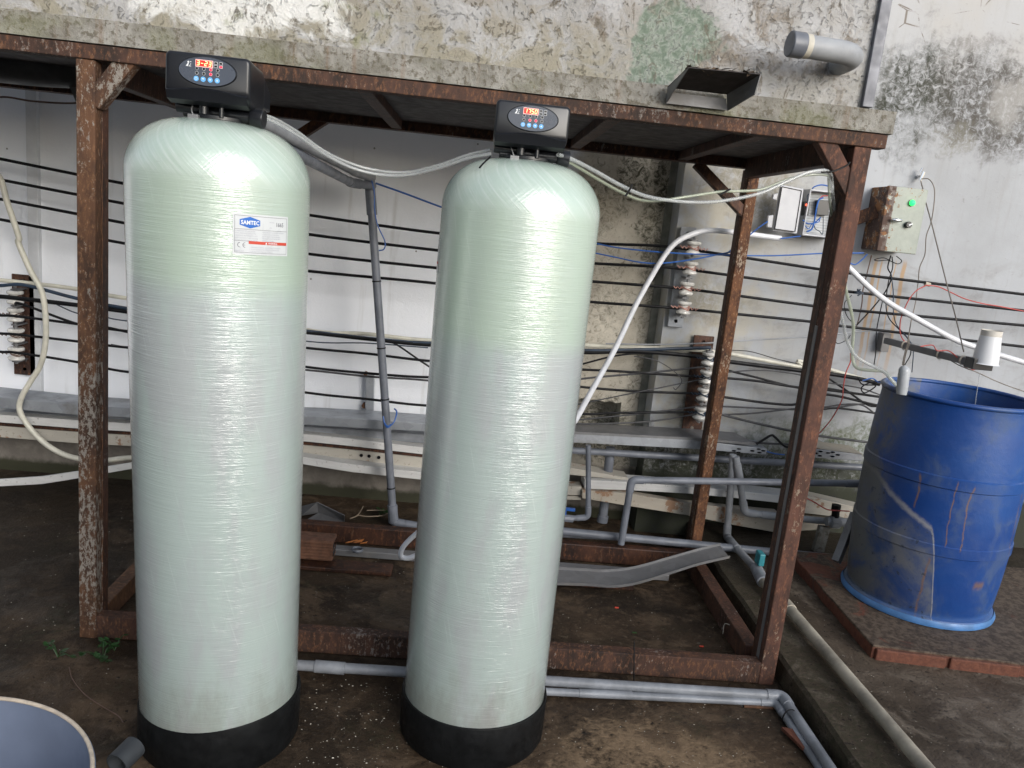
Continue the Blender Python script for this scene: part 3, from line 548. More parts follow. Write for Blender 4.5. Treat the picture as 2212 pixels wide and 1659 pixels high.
bar('deck_plate', (-2.5, FY+.046, 1.838), (FX1-.052, BY-.012, 1.8445), M['deck'], 0)
for x in (-.39, .36, .85-.03): bar('joist', (x, FY+.046, 1.804), (x+.045, BY-.012, 1.8375), M['rust_dk'])
bar('base_beam', (FX0+.055, FY-.002, .005), (FX1-.055, FY+.045, .083), M['rust_beam'])
bar('base_beam', (FX1-.075, FY+.107, .005), (FX1-.02, BY+.02, .085), M['rust_dk'])
bar('base_beam', (FX0, FY+.097, .005), (FX0+.05, BY+.02, .075), M['timber'])
def brace(a, c, Y, w, mat):
    b = MB(); a = H(a[0], a[1], Y=Y); c = H(c[0], c[1], Y=Y); b.beam(a+Vector((0, .025, 0)), c+Vector((0, .025, 0)), .046, w, (0, 0, 1) if False else (c-a).cross(Vector((0, 1, 0)))); return b.build('brace', mat, fr, bevel=.003)
brace((280, 118), (196, 222), FY+.003, .052, M['rust_fl']); brace((1779, 288), (1846, 420), FY+.003, .050, M['rust_fr'])
brace((1508, 352), (1612, 462), BY+.003, .040, M['rust_dk']); brace((705, 252), (560, 345), BY+.003, .040, M['rust_dk'])
# ================================================================ FILTER TANKS
def arcpts(cx, cy, rx, ry, n, a0=0, a1=2*math.pi): return [(cx+rx*math.cos(a0+(a1-a0)*i/n), cy+ry*math.sin(a0+(a1-a0)*i/n)) for i in range(n)]
def text_mesh(txt, size, bold=0.0, mono=False, sx=1.0):
    cu = bpy.data.curves.new('t', 'FONT'); cu.body = txt; cu.size = size; cu.resolution_u = 2; cu.offset = bold
    o = bpy.data.objects.new('t', cu); C.collection.objects.link(o); dg = bpy.context.evaluated_depsgraph_get(); dg.update()
    me = bpy.data.meshes.new_from_object(o.evaluated_get(dg)); vs = [Vector((v.co.x*sx, v.co.y, 0)) for v in me.vertices]; fs = [list(p.vertices) for p in me.polygons]
    bpy.data.objects.remove(o); bpy.data.curves.remove(cu); bpy.data.meshes.remove(me)
    if not vs: return vs, fs, 0
    return vs, fs, max(v.x for v in vs)
def disc(b, P, cx, cy, r, h, n=20, ry=None):
    pts = arcpts(cx, cy, r, ry or r, n); b.add([P(x, y, h) for x, y in pts], [list(range(n))])
def ringm(b, P, cx, cy, r0, r1, h, n=20):
    a = arcpts(cx, cy, r0, r0, n); c = arcpts(cx, cy, r1, r1, n); b.add([P(x, y, h) for x, y in a]+[P(x, y, h) for x, y in c], [(i, n+i, n+(i+1) % n, (i+1) % n)[::-1] for i in range(n)])
SEG = {'0': 'abcdef', '1': 'bc', '7': 'abc', '5': 'afgcd', '3': 'abgcd', '2': 'abged', '-': 'g'}
def control_head(root, c, txt, lit, lit2):
    """c: centre of the tank top; front face looks to -Y"""
    x0, x1 = c.x-.090, c.x+.091; zb, zt = 1.660, 1.760; yf = c.y-.100; yb = c.y+.055
    # housing: rounded box whose front leans back slightly and whose lower lip tapers in below a curved crease
    def rrect(x0, x1, z0, z1, r, n=5):
        o = []
        for (cx, cz, a0) in ((x1-r, z1-r, 0), (x0+r, z1-r, 90), (x0+r, z0+r, 180), (x1-r, z0+r, 270)):
            for k in range(n+1): a = R_(a0+90*k/n); o.append((cx+r*math.cos(a), cz+r*math.sin(a)))
        return o
    rings = []
    def ring(y, dx, dz0, dz1, r): rings.append([Vector((x, y+(0 if z > zb+.03 else (zb+.03-z)*.0), z)) for x, z in rrect(x0+dx, x1-dx, zb+dz0, zt-dz1, r)])
    ring(yf, .006, .024, .006, .008); ring(yf+.0015, .0025, .0195, .0025, .010); ring(yf+.006, 0, .013, 0, .011); ring(yf+.02, 0, .004, 0, .011)
    ring(yf+.07, .002, -.004, .002, .011); ring(yb-.03, .004, -.006, .004, .010); ring(yb, .008, .0, .012, .009)
    b = MB(); n = len(rings[0]); vs = [v for r in rings for v in r]
    fs = [(i*n+k, i*n+(k+1) % n, (i+1)*n+(k+1) % n, (i+1)*n+k) for i in range(len(rings)-1) for k in range(n)]+[list(range(n-1, -1, -1)), [(len(rings)-1)*n+k for k in range(n)]]
    b.add(vs, fs)
    for f in b.f: f.reverse()
    hs_ = b.build('control_housing', M['blk'], root, smooth=True)
    # lower lip with arched crease
    b = MB(); m = 24; vs = []
    for i in range(m+1):
        t = i/m; x = x0+.004+(x1-x0-.008)*t; cre = zb+.0215+.0075*max(0, math.sin(math.pi*min(1, max(0, (t-.08)/.84))))
        vs += [(x, yf-.0008, cre), (x, yf-.0045, cre-.003), (x, yf+.004, zb+.002), (x, yf+.03, zb-.005)]
    b.add(vs, [(i*4+k, (i+1)*4+k, (i+1)*4+k+1, i*4+k+1)[::-1] for i in range(m) for k in range(3)]); b.build('lower_lip', M['blk'], hs_, smooth=True)
    # rear cover that sticks out sideways behind the housing
    b = MB(); b.prism([(x1-.008, yb-.004, zt-.012), (x1-.008, yb-.004, zb+.015), (x1-.004, yb+.045, zb+.012), (x1-.004, yb+.045, zt-.045)], (-.16, 0, 0)); b.build('rear_cover', M['blk'], hs_, bevel=.004)
    pcx, pcz = (x0+x1)/2+.001, zt-.0365
    P = lambda u, v, h: Vector((pcx+u, yf-h, pcz+v))
    b = MB(); ringm_pts = 40; a = arcpts(0, 0, .0605, .0295, 40); a2 = arcpts(0, 0, .0630, .0315, 40); b.add([P(x, y, .0035) for x, y in a]+[P(x, y, .0) for x, y in a2], [(i, 40+i, 40+(i+1) % 40, (i+1) % 40)[::-1] for i in range(40)]); b.build('panel_rim', M['blk'], hs_, smooth=True)
    b = MB(); b.add([P(x, y, .0030) for x, y in a], [list(range(40))[::1]]); b.build('panel', M['panel'], hs_)
    sx, sy = -.0065, .0155      # screen centre
    b = MB(); b.prism([P(sx-.0185, sy-.0075, .003), P(sx+.0185, sy-.0075, .003), P(sx+.0185, sy+.0075, .003), P(sx-.0185, sy+.0075, .003)], (0, -.001, 0)); b.build('screen_frame', emis('screen_frame_glow', (1, .45, .38), .45, (.5, .4, .4)), hs_)
    b = MB(); b.prism([P(sx-.0172, sy-.0062, .004), P(sx+.0172, sy-.0062, .004), P(sx+.0172, sy+.0062, .004), P(sx-.0172, sy+.0062, .004)], (0, -.0006, 0)); b.build('screen', M['disp'], hs_)
    b = MB()
    def seg(x, y, ch, w=.0048, h=.0086, t=.0013):
        q = {'a': (0, h/2, 1), 'd': (0, -h/2, 1), 'g': (0, 0, 1), 'f': (-w/2, h/4, 0), 'b': (w/2, h/4, 0), 'e': (-w/2, -h/4, 0), 'c': (w/2, -h/4, 0)}
        for s_ in SEG[ch]:
            cx, cy, hz = q[s_]; a_, b_ = (w/2, t/2) if hz else (t/2, h/4); sl = .12*cy
            b.add([P(x+cx-a_+sl, y+cy-b_, .0052), P(x+cx+a_+sl, y+cy-b_, .0052), P(x+cx+a_+sl, y+cy+b_, .0052), P(x+cx-a_+sl, y+cy+b_, .0052)], [(0, 1, 2, 3)])
    for i, ch in enumerate(txt): seg(sx-.0123+i*.0082, sy, ch)
    b.build('digits', M['digit'], hs_)
    # printed outlines, indicator windows, buttons
    b = MB(); q_ = []
    for i in range(2):
        for j in range(2):
            cx, cy = .0180+i*.0106, .0190-j*.0068; hx, hy = .0040, .0030
            b.add([P(cx-hx, cy-hy, .0034), P(cx+hx, cy-hy, .0034), P(cx+hx, cy+hy, .0034), P(cx-hx, cy+hy, .0034)], [(0, 1, 2, 3)])
            w_ = MB(); hx, hy = .0029, .0019; w_.add([P(cx-hx, cy-hy, .0039), P(cx+hx, cy-hy, .0039), P(cx+hx, cy+hy, .0039), P(cx-hx, cy+hy, .0039)], [(0, 1, 2, 3)]); on = lit2 and i == 1 and j == 1
            w_.build('indicator', M['ledr'] if on else M['dark'], hs_)
    for j in range(2):
        for i in range(4):
            cx, cy = -.0218+i*.0147, .0045-j*.0095; ringm(b, P, cx, cy, .0028, .0037, .0036); w_ = MB(); disc(w_, P, cx, cy, .0029, .0038); w_.build('indicator', M['ledr'] if (i, j) in lit else M['dark'], hs_)
    b.build('printed_outlines', M['ring'], hs_)
    for i in range(4):
        cx, cy = -.0229+i*.0149, -.0166; w_ = MB(); disc(w_, P, cx, cy, .0054, .0038, 24); bt_ = w_.build('button', M['btn'], hs_); ic = MB()
        if i == 0: ringm(ic, P, cx, cy, .0020, .0027, .0045)
        elif i == 1: ic.add([P(cx-.0028, cy, .0045), P(cx+.0008, cy-.0008, .0045), P(cx+.0028, cy+.0012, .0045), P(cx-.001, cy+.0022, .0045)], [(0, 1, 2, 3)])
        elif i == 2: ic.add([P(cx-.0025, cy+.0015, .0045), P(cx, cy-.0025, .0045), P(cx+.0025, cy+.0015, .0045)], [(0, 1, 2)])
        else: ic.add([P(cx-.0025, cy-.0015, .0045), P(cx+.0025, cy-.0015, .0045), P(cx, cy+.0025, .0045)], [(0, 1, 2)])
        ic.build('button_icon', M['white'], hs_)
    e_ = MB(); ex, ey = -.0395, .011
    for q in ([(-.006, -.004), (-.0015, -.0042), (.0005, .0022), (-.001, .0035)], [(-.0002, -.0042), (.0058, -.004), (.0046, -.0028), (.0008, -.0026)], [(.002, -.0015), (.0032, -.0015), (.0054, .0015), (.0044, .0018)]):
        e_.add([P(ex+x, ey+y, .0036) for x, y in q], [(0, 1, 2, 3)])
    disc(e_, P, ex-.0008, ey+.0046, .0021, .0036, 12); disc(e_, P, ex+.0046, ey+.0056, .0010, .0036, 10); e_.build('emblem', M['white'], hs_)
    # valve body under the housing
    b = MB(); z = 1.645; y = c.y-.03
    b.tube([(c.x-.02, y, z), (c.x+.08, y, z-.001)], .0135, 20); b.tube([(c.x, c.y, 1.636), (c.x, c.y, 1.665)], .040, 28); b.tube([(c.x-.018, y-.03, 1.638), (c.x-.018, y-.03, 1.668)], .010, 14); b.tube([(c.x+.022, y-.035, 1.634), (c.x+.022, y-.035, 1.668)], .0055, 14)
    b.tube([(c.x-.085, y-.006, 1.652), (c.x-.02, y-.006, 1.650)], .0125, 16); b.tube([(c.x-.070, y-.006, 1.639), (c.x-.02, y-.006, 1.638)], .0075, 14)
    vb = b.build('valve_body', M['blk'], root, smooth=True, bevel=.001)
    b = MB(); b.tube([(c.x+.076, y, 1.645), (c.x+.082, y, 1.645), (c.x+.084, y, 1.645), (c.x+.108, y-.001, 1.644)], [.018, .021, .0215, .0215], 26); b.build('union_nut', M['blk'], vb, smooth=True, bevel=.002)
    b = MB(); b.tube(spline([(c.x-.045, y-.02, 1.66), (c.x-.04, y-.045, 1.645), (c.x-.034, y-.05, 1.632)], 6), .0018, 6); b.box((c.x-.044, y-.058, 1.624), (c.x-.022, y-.044, 1.634)); b.build('cable_plug', M['galvd'], vb, bevel=.001)
    b = MB(); b.lathe([(.066, 0), (.070, .003), (.070, .010), (.064, .0125), (.05, .0125)], (c.x, c.y, 1.6275), 40); b.build('collar_ring', M['blk'], vb, smooth=True)
def filter_tank(cx, cy, tx, ty, label, mat, ftx, fty, txt, lit, lit2, zl):
    root = thing('filter_tank', label, 'water filter', (cx, cy, 0), 'pair of pale green fiberglass filter tanks')
    R = .2055; zs = 1.502; prof = [(R-.004, .08), (R, .10)]+[(R, .10+(zs-.10)*i/28) for i in range(1, 29)]
    for i in range(1, 25):
        a = math.pi/2*i/24; prof.append((.048+(R-.048)*math.cos(a)**.86, zs+.128*math.sin(a)))
    b = MB(); b.lathe(prof, (cx, cy, 0), 128, uvr=R); b.v = [Vector((v.x+tx*v.z, v.y+ty*v.z, v.z)) for v in b.v]
    b.build('shell', mat, root, smooth=True)
    b = MB(); b.lathe([(.062, 1.612), (.066, 1.618), (.064, 1.629)], (cx+tx*1.6, cy+ty*1.6, 0), 40); b.build('neck', mat, root, smooth=True)
    zf = lambda t, z: 0 if z < .05 else (ftx*math.cos(t)+fty*math.sin(t))
    b = MB(); b.lathe([(.208, 0), (.213, .01), (.213, .122), (.2115, .126), (R+.0008, .126), (R+.0008, .10)], (cx, cy, 0), 96, zfun=zf); b.build('base_boot', M['boot'], root, smooth=True)
    control_head(root, Vector((cx+tx*1.6, cy+ty*1.6, 1.63)), txt, lit, lit2)
    return root
LX, LY, LTX, LTY = -.5891, 2.0343, -.0133, -.0523
RX, RY, RTX, RTY = .1182, 2.1247, -.0051, -.0041
tL = filter_tank(LX, LY, LTX, LTY, 'left pale green fiberglass tank with specification label, display reading 3-23', M['fgL'], .014, -.012, '3-23', {(2, 0), (2, 1)}, True, 0)
tR = filter_tank(RX, RY, RTX, RTY, 'right pale green fiberglass tank with display reading 1750', M['fgR'], .004, -.006, '1750', {(1, 1), (2, 1)}, False, 0)
def spec_label(root, cx, cy, tx, ty, z0, ang0, R=.2055):
    """sticker wrapped on the shell; u to the right, v up, metres"""
    Wd, Hd = .134, .088
    def P(u, v, h=0):
        a = ang0+(u-Wd/2)/R; z = z0+v; rr = R+.0006+h; return Vector((cx+tx*z+rr*math.sin(a), cy+ty*z-rr*math.cos(a), z))
    def patch(b, u0, v0, u1, v1, h, n=16):
        n = max(1, int(n*(u1-u0)/Wd)+1); vs = []
        for i in range(n+1): u = u0+(u1-u0)*i/n; vs += [P(u, v0, h), P(u, v1, h)]
        b.add(vs, [(2*i, 2*i+2, 2*i+3, 2*i+1) for i in range(n)])
    b = MB(); patch(b, 0, 0, Wd, Hd, 0, 24); s = b.build('specification_label', M['paper'], root)
    k = MB(); t = .0007; e0 = .004
    for (u0, v0, u1, v1) in ((e0, Hd-e0-t, Wd-e0, Hd-e0), (e0, e0, Wd-e0, e0+t), (e0, e0, e0+t, Hd-e0), (Wd-e0-t, e0, Wd-e0, Hd-e0), (e0, Hd-.0335, Wd-e0, Hd-.0335+t), (e0, .0290, .034, .0290+t)): patch(k, u0, v0, u1, v1, .0004)
    def tx_(b, txt, u, v, size, h=.0005, bold=0, sx=1.0):
        vs, fs, w_ = text_mesh(txt, size, bold, sx=sx)
        if vs: b.add([P(u+p.x, v+p.y, h) for p in vs], fs)
    tx_(k, '1665', .098, Hd-.0235, .0135, sx=.82)
    # CE mark from arcs
    def arc_s(cx_, cy_, r, w_, a0, a1, n=14):
        vs = []
        for i in range(n+1):
            a = a0+(a1-a0)*i/n; vs += [P(cx_+(r-w_)*math.cos(a), cy_+(r-w_)*math.sin(a), .0005), P(cx_+r*math.cos(a), cy_+r*math.sin(a), .0005)]
        k.add(vs, [(2*i, 2*i+1, 2*i+3, 2*i+2)[::-1] for i in range(n)])
    arc_s(.0155, .0205, .0056, .0011, R_(90), R_(270)); arc_s(.0265, .0205, .0056, .0011, R_(90), R_(270)); patch(k, .0215, .0199, .0262, .0210, .0005)
    k.build('print', M['ink'], s)
    f = MB(); rnd = random.Random(3)
    left = ['OPERATION SPECIFICATION', 'MAX. PRESSURE: 150PSI (1MPa)', 'TEMPERATURE RANGE: 34-120 F', 'MAX VACUUM: 5" Hg (127mmHg)', "DON'T EXCEED SPECIFICATIONS"]
    for i, s_ in enumerate(left): tx_(f, s_, .0058, Hd-.0385-i*.0050, .0036, sx=.93)
    right = ['MODEL APPLICATION FOR WATER TREATMENT', 'USE ONLY IN COLD WATER SUPPLY', 'KEEP IN UPRIGHT POSITION INDOORS', 'THIS VESSEL MUST NOT BE USED WITH', 'AIR PRESSURE OR GASES', 'SEE MANUAL FOR DETAILS']
    for i, s_ in enumerate(right): tx_(f, s_, .0645, Hd-.0385-i*.0046, .0033, sx=.80)
    for i, s_ in enumerate(['1. FLAMMABILITY NORMAL. DO NOT EXPOSE TO SUNLIGHT', '2. DO NOT EXCEED RATED PRESSURE OR TEMPERATURE', '3. USE ONLY WITH APPROVED FITTINGS']): tx_(f, s_, .036, .0155-i*.0046, .0032, sx=.88)
    tx_(f, 'SERIES 1665', .0058, .0065, .0036); tx_(f, 'MODEL', .082, Hd-.016, .0036); tx_(f, 'SIZE', .082, Hd-.028, .0032)
    patch(f, .066, Hd-.0335+t, .0664, Hd-.018, .0004); f.build('small_print', M['inkl'], s)
    hx = MB(); hu, hv = .037, Hd-.0185; q = [(0, .0125), (.0225, .0058), (.0225, -.0058), (0, -.0125), (-.0225, -.0058), (-.0225, .0058)]
    for i in range(12):
        a_ = -.0225+.045*i/12; b2_ = -.0225+.045*(i+1)/12; hh = lambda u: .0125-.0067*abs(u)/.0225
        hx.add([P(hu+a_, hv-hh(a_), .0005), P(hu+b2_, hv-hh(b2_), .0005), P(hu+b2_, hv+hh(b2_), .0005), P(hu+a_, hv+hh(a_), .0005)], [(0, 1, 2, 3)])
    hx.build('hexagon_logo', M['logo'], s)
    wm = MB(); vs, fs, w_ = text_mesh('SAMTEC', .0120, .0003, sx=1.0); sc = .040/w_; wm.add([P(hu-.020+p.x*sc, hv-.0042+p.y, .0011) for p in vs], fs); wm.build('brand_lettering', M['white'], s); wm = MB(); tri = [(.072, .0245), (.0765, .0245), (.07425, .0290)]; wm.add([P(u, v, .0011) for u, v in tri], [(0, 1, 2)]); wm.build('warning_triangle', M['white'], s); wm = MB()
    vs, fs, w_ = text_mesh('WARNING', .0048, .0001); wm.add([P(.079+p.x, .0250+p.y, .0011) for p in vs], fs); wm.build('warning_lettering', M['white'], s)
    rb = MB(); patch(rb, .034, .0235, Wd-e0, .0300, .0006); rb.build('red_warning_bar', M['redb'], s)
spec_label(tL, LX, LY, LTX, LTY, 1.345, R_(43))
spec_label(tR, RX, RY, RTX, RTY, 1.325, R_(-95))

# ================================================================ CABLES ALONG THE WALL
CY = 3.70
def cable(pts, r, mat, label, cat='cable', name='power_cable', group=None, Y=CY, n=8, seg=8, cr=True):
    P = px_path(pts, Y); b = MB(); b.tube(spline(P, n) if cr else P, r, seg); o = b.build(name, M[mat], smooth=True); return tag(o, label, cat, group)
up4 = [[(-60, 330), (0, 343), (270, 397), (470, 430), (671, 465), (941, 503), (1100, 515), (1288, 526), (1420, 531), (1505, 541), (1767, 581), (1834, 590), (2212, 636), (2280, 645)],
       [(-60, 376), (0, 388), (270, 440), (470, 475), (672, 507), (939, 540), (1100, 556), (1283, 569), (1400, 575), (1491, 583), (1759, 620), (1833, 630), (2212, 671), (2280, 680)],
       [(-60, 419), (0, 430), (270, 482), (470, 518), (671, 549), (935, 578), (1100, 595), (1278, 608), (1400, 617), (1498, 626), (1750, 660), (1819, 668), (2212, 703), (2280, 710)],
       [(-60, 463), (0, 474), (270, 526), (470, 560), (671, 586), (940, 612), (1100, 635), (1274, 652), (1400, 661), (1496, 669), (1744, 694), (1808, 703), (2212, 749), (2280, 757)]]
for pts, l in zip(up4, ('topmost of the four thick black cables strung along the wall', 'second from top of the four thick black wall cables', 'third from top of the four thick black wall cables', 'lowest of the four upper thick black wall cables')):
    cable(pts, .0068, 'cable', l, group='thick black cables strung across the insulators')
low = [
 ([(-60, 636), k4(0, 335), k4(100, 345), k4(450, 385), k4(755, 425), (470, 700), k5(190, 335), k5(560, 375), k5(945, 412), (1100, 752), kA(275, 845), kA(640, 840), kA(1090, 880), kA(1210, 905), kA(1650, 960), kA(1830, 980), kA(2042, 1015), (1900, 830)], .010, 'cable', 'thick black cable bundle running just below the cream conduit'),
 ([(-60, 616), k4(0, 270), k4(150, 268), k4(450, 345), k4(750, 405), (470, 690), k5(190, 328), k5(690, 385), k5(945, 402), (1100, 745), kA(275, 832), kA(640, 828), kA(1090, 815)], .008, 'cableb', 'dark blue cable bundle under the cream conduit, left of the back post'),
 ([(-60, 676), k4(0, 447), k4(100, 452), k4(450, 497), k4(755, 540), (450, 728), k5(185, 435), k5(560, 470), k5(940, 515), (1100, 790), kA(265, 955), kA(480, 965), kA(1000, 1000), kA(1190, 1010), kA(1400, 1030), kA(1620, 1065), kC(330, 245), kC(610, 280), kC(790, 305)], .0062, 'cable', 'black cable on the second insulators of the lower row'),
 ([(-60, 712), k4(0, 553), k4(100, 560), k4(450, 600), k4(755, 637), (450, 762), k5(180, 556), k5(560, 595), k5(935, 620), (1100, 815), kA(255, 1065), kA(640, 1095), kA(1040, 1110), kA(1170, 1130), kA(1605, 1180), kC(325, 285), kC(770, 375)], .0062, 'cable', 'black cable on the third insulators of the lower row'),
 ([(-60, 750), k4(0, 662), k4(100, 668), k4(450, 722), k4(760, 782), (450, 815), k5(180, 720), k5(560, 760), k5(920, 800), (1100, 882), kA(260, 1238), kA(460, 1232), kA(800, 1228), kA(1010, 1225)], .0062, 'cable', 'lowest black cable of the lower row, ending at the dark rack'),
 ([(240, 745), (450, 782), k5(180, 575), k5(560, 615), k5(935, 640), (1100, 840), kA(260, 1015), kA(690, 975), kA(1070, 935)], .005, 'cabled', 'thin dark cable climbing to the right behind the second tank'),
 ([k4(90, 385), k4(130, 380), k4(450, 495), k4(600, 512), k4(755, 545)], .006, 'cable', 'black cable crossing down from the left insulator rack'),
 ([k5(660, 388), k5(740, 410), k5(940, 545), (1050, 870)], .0045, 'cable', 'thin black cable dropping right behind the grey standpipe'),
 ([k4(250, 340), k4(450, 432), k4(600, 450), k4(760, 480), (500, 710), k5(190, 393), k5(560, 403), k5(945, 432)], .003, 'cableb', 'thin blue-grey cable below the bundle between the tanks'),
 ([kA(230, 1278), kA(460, 1255), kA(700, 1230), kA(1030, 1190), kA(1155, 1190), kA(1600, 1210), kC(300, 405), kC(460, 390), kC(640, 366), kC(770, 372)], .0042, 'cabled', 'grey cable rising from the wall hole to the dark rack'),
 ([kA(230, 1303), kA(560, 1295), kA(750, 1280), kA(1020, 1238), kA(1155, 1242), kA(1350, 1235), kA(1600, 1207), kC(300, 395), kC(480, 370), kC(640, 372), kC(750, 440)], .0042, 'cabled', 'lower grey cable rising from the wall hole across both back posts'),
 ([kA(1150, 1240), kA(1350, 1290), kA(1570, 1340), kC(0, 575), kC(260, 625), kC(690, 682)], .006, 'cabled', 'thick dark cable sagging low toward the blue barrel'),
 ([kA(1195, 960), kA(1400, 1010), kA(1620, 1066), kA(1800, 1090), kC(330, 232), kC(600, 278)], .0055, 'cable', 'black cable running down right from the dark rack'),
 ([kA(270, 920), kA(480, 868), kA(690, 852), kA(1090, 875)], .0045, 'cable', 'black cable arching up behind the long white conduit'),
 ([kC(350, 140), kC(500, 240), kC(690, 370), kC(780, 385)], .005, 'cable', 'black cable slanting down behind the right front post'),
 ([kA(420, 790), kA(760, 795), kA(1080, 785), kA(1400, 765), kA(1690, 748), kB(360, 1140), kB(700, 1105), kB(960, 1085), kB(1200, 1110)], .0035, 'pvcf', 'thin grey cable rising gently right across the beige wall'),
 ([kC(300, 412), kC(450, 400), kC(750, 440), kC(800, 445)], .005, 'cable', 'short black cable beside the blue barrel'),
]
for pts, r, mat, l in low: cable(pts, r, mat, l, group='cables of the lower row on the wall')
cable([(-60, 600), k4(0, 238), k4(230, 262), k4(450, 290), k4(750, 345), (480, 668), k5(190, 322), k5(560, 345), k5(945, 385), (1100, 738), kA(285, 800), kA(850, 822), kA(1090, 840), kA(1215, 855), kA(1650, 935), kC(130, 10), (1850, 815), (1900, 828)], .0095, 'cream_pvc', 'long cream conduit running along the wall at mid height', 'conduit', 'conduit', Y=3.73)
cable([(-60, 232), k1(0, 575), k1(200, 600), k1(450, 610), k1(700, 570)], .004, 'brownw', 'brown cable sagging across the top left wall', Y=3.6)
cable([k2(330, 1085), k2(500, 1145), k2(695, 1218), k2(900, 1290)], .004, 'blue', 'blue cable running right from the head of the grey standpipe', Y=3.6)
cable([kA(350, 148), kA(480, 175), kA(700, 200), kA(900, 214), kA(1190, 225), kA(1500, 228), kA(1790, 214), kB(620, 442), kB(860, 440)], .0032, 'blue', 'upper thin blue wire running to the rusty cabinet', 'wire', 'wire', Y=3.62)
cable([kA(345, 210), kA(480, 238), kA(650, 272), kA(800, 275), kA(1000, 248), kA(1180, 212), kA(1300, 190)], .0032, 'blue', 'lower thin blue wire sagging in front of the porcelain rack', 'wire', 'wire', Y=3.60)
cable([kA(1190, 215), kQ(-60, 800), kQ(60, 700), kQ(180, 615)], .0028, 'blue', 'short blue wire slanting up to the white junction box', 'wire', 'wire', Y=3.62)
# copper bindings, racks
def rack(name, label, px0, px1, Yp, wid, mat, spools, r_sp, cols, hsp=.052):
    a = H(*px0, Y=Yp); c = H(*px1, Y=Yp); root = thing(name, label, 'insulator rack', c, 'insulator racks on the wall')
    d = (a-c).normalized(); sx = Vector((0, 1, 0)).cross(d).normalized()
    b = MB(); b.hexa([c-sx*wid/2, c+sx*wid/2, c+sx*wid/2+Vector((0, .008, 0)), c-sx*wid/2+Vector((0, .008, 0))], [a-sx*wid/2, a+sx*wid/2, a+sx*wid/2+Vector((0, .008, 0)), a-sx*wid/2+Vector((0, .008, 0))]); b.build('bracket', mat, root, bevel=.003)
    # wall fixing lugs so the strap stands on the wall
    b = MB(); wy = WL if c.x < .94 else WR
    for q in (a-d*.03, c+d*.03): b.tube([q, Vector((q.x, wy+.01, q.z))], .009, 10)
    b.build('bolts', M['steelw'], root, smooth=True)
    s0 = H(*spools[0], Y=Yp-.075); s1 = H(*spools[-1], Y=Yp-.075); dd = (s0-s1).normalized()
    b = MB(); b.tube([s1-dd*.05, s0+dd*.05], .007, 10)
    for q in [s0+dd*.035, s1-dd*.038]+[ (H(*spools[i], Y=Yp-.075)+H(*spools[i+1], Y=Yp-.075))/2 for i in range(len(spools)-1)]:
        b.beam(q+Vector((0, -.012, 0)), Vector((q.x, Yp, q.z)), .03, .006)
    b.build('spindle', M['galvd'], root, smooth=True)
    for s_ in spools:
        q = H(*s_, Y=Yp-.075); b = MB(); h = hsp/2
        b.lathe([(.008, -h), (r_sp*.86, -h), (r_sp, -h*.82), (r_sp, -h*.62), (r_sp*.93, -h*.5), (r_sp*.62, -h*.34), (r_sp*.58, 0), (r_sp*.62, h*.34), (r_sp*.93, h*.5), (r_sp, h*.62), (r_sp, h*.82), (r_sp*.86, h), (.008, h)], q, 28, axis=dd)
        o = b.build('insulator', M['porc'], root, smooth=True)
        b = MB()
        for k in range(3):
            ph = random.uniform(0, 6.28); rr = r_sp*.72; e1 = dd.cross(Vector((0, 1, 0))).normalized(); e2 = dd.cross(e1); P = []
            for i in range(19):
                t = ph+i*math.pi/9; P.append(q+(e1*math.cos(t)+e2*math.sin(t))*rr+dd*(.006*math.sin(t*2+k)+(k-1)*.004))
            b.tube(P, .0023, 6)
        for sg in (-1, 1):
            P = [q+dd.cross(Vector((0, 1, 0))).normalized()*sg*(r_sp*.7+i*.006)+Vector((0, -r_sp*.4, 0))+dd*(.006*math.sin(i*2.1)) for i in range(8)]; b.tube(P, .0023, 6)
        b.build('binding_wire', cols, o, smooth=True)
    return root
rack('insulator_rack', 'grey bracket with four white porcelain spools and copper ties, beside the beige wall corner', kA(950, 45), kA(862, 685), 3.77, .075, M['galv'], [kA(978, 180), kA(960, 307), kA(935, 437), kA(918, 560)], .034, M['copper'], .060)
rack('insulator_rack', 'dark rusty bracket with four dirty porcelain spools at the far left', k4(134, 205), k4(148, 800), 3.92, .105, M['rust_dk'], [k4(90, 338), k4(92, 442), k4(95, 563), k4(97, 672)], .036, M['brownw'], .062)
rack('insulator_rack', 'dark bracket of porcelain spools half hidden behind the rusty back post', kA(1050, 740), kA(965, 1365), 3.78, .10, M['rust_dk'], [kA(1078, 885), kA(1062, 1000), kA(1045, 1112), kA(1022, 1232)], .034, M['cableb'], .060)
# small strut and bolt on the wall between the tanks
st = thing('steel_strut', 'small galvanised strut bolted on the white wall with rust stains', 'strut', H(*kM(1235, 150), Y=WL-.03))
b = MB(); a, c = H(*k5(575, 595), Y=WL-.03), H(*k5(572, 835), Y=WL-.03); b.beam(c, a, .028, .042, (0, 1, 0) if False else (1, 0, 0)); b.build('strap', M['galv'], st, bevel=.002)
b = MB(); q = H(*k5(540, 800), Y=WL-.02); b.tube([q+Vector((0, .02, 0)), q+Vector((0, -.012, 0))], .014, 8); q2 = H(*k5(572, 600), Y=WL-.045); b.tube([q2+Vector((-.02, .02, 0)), q2+Vector((-.02, -.01, 0))], .010, 8); b.build('bolt', M['rust_bk'], st)

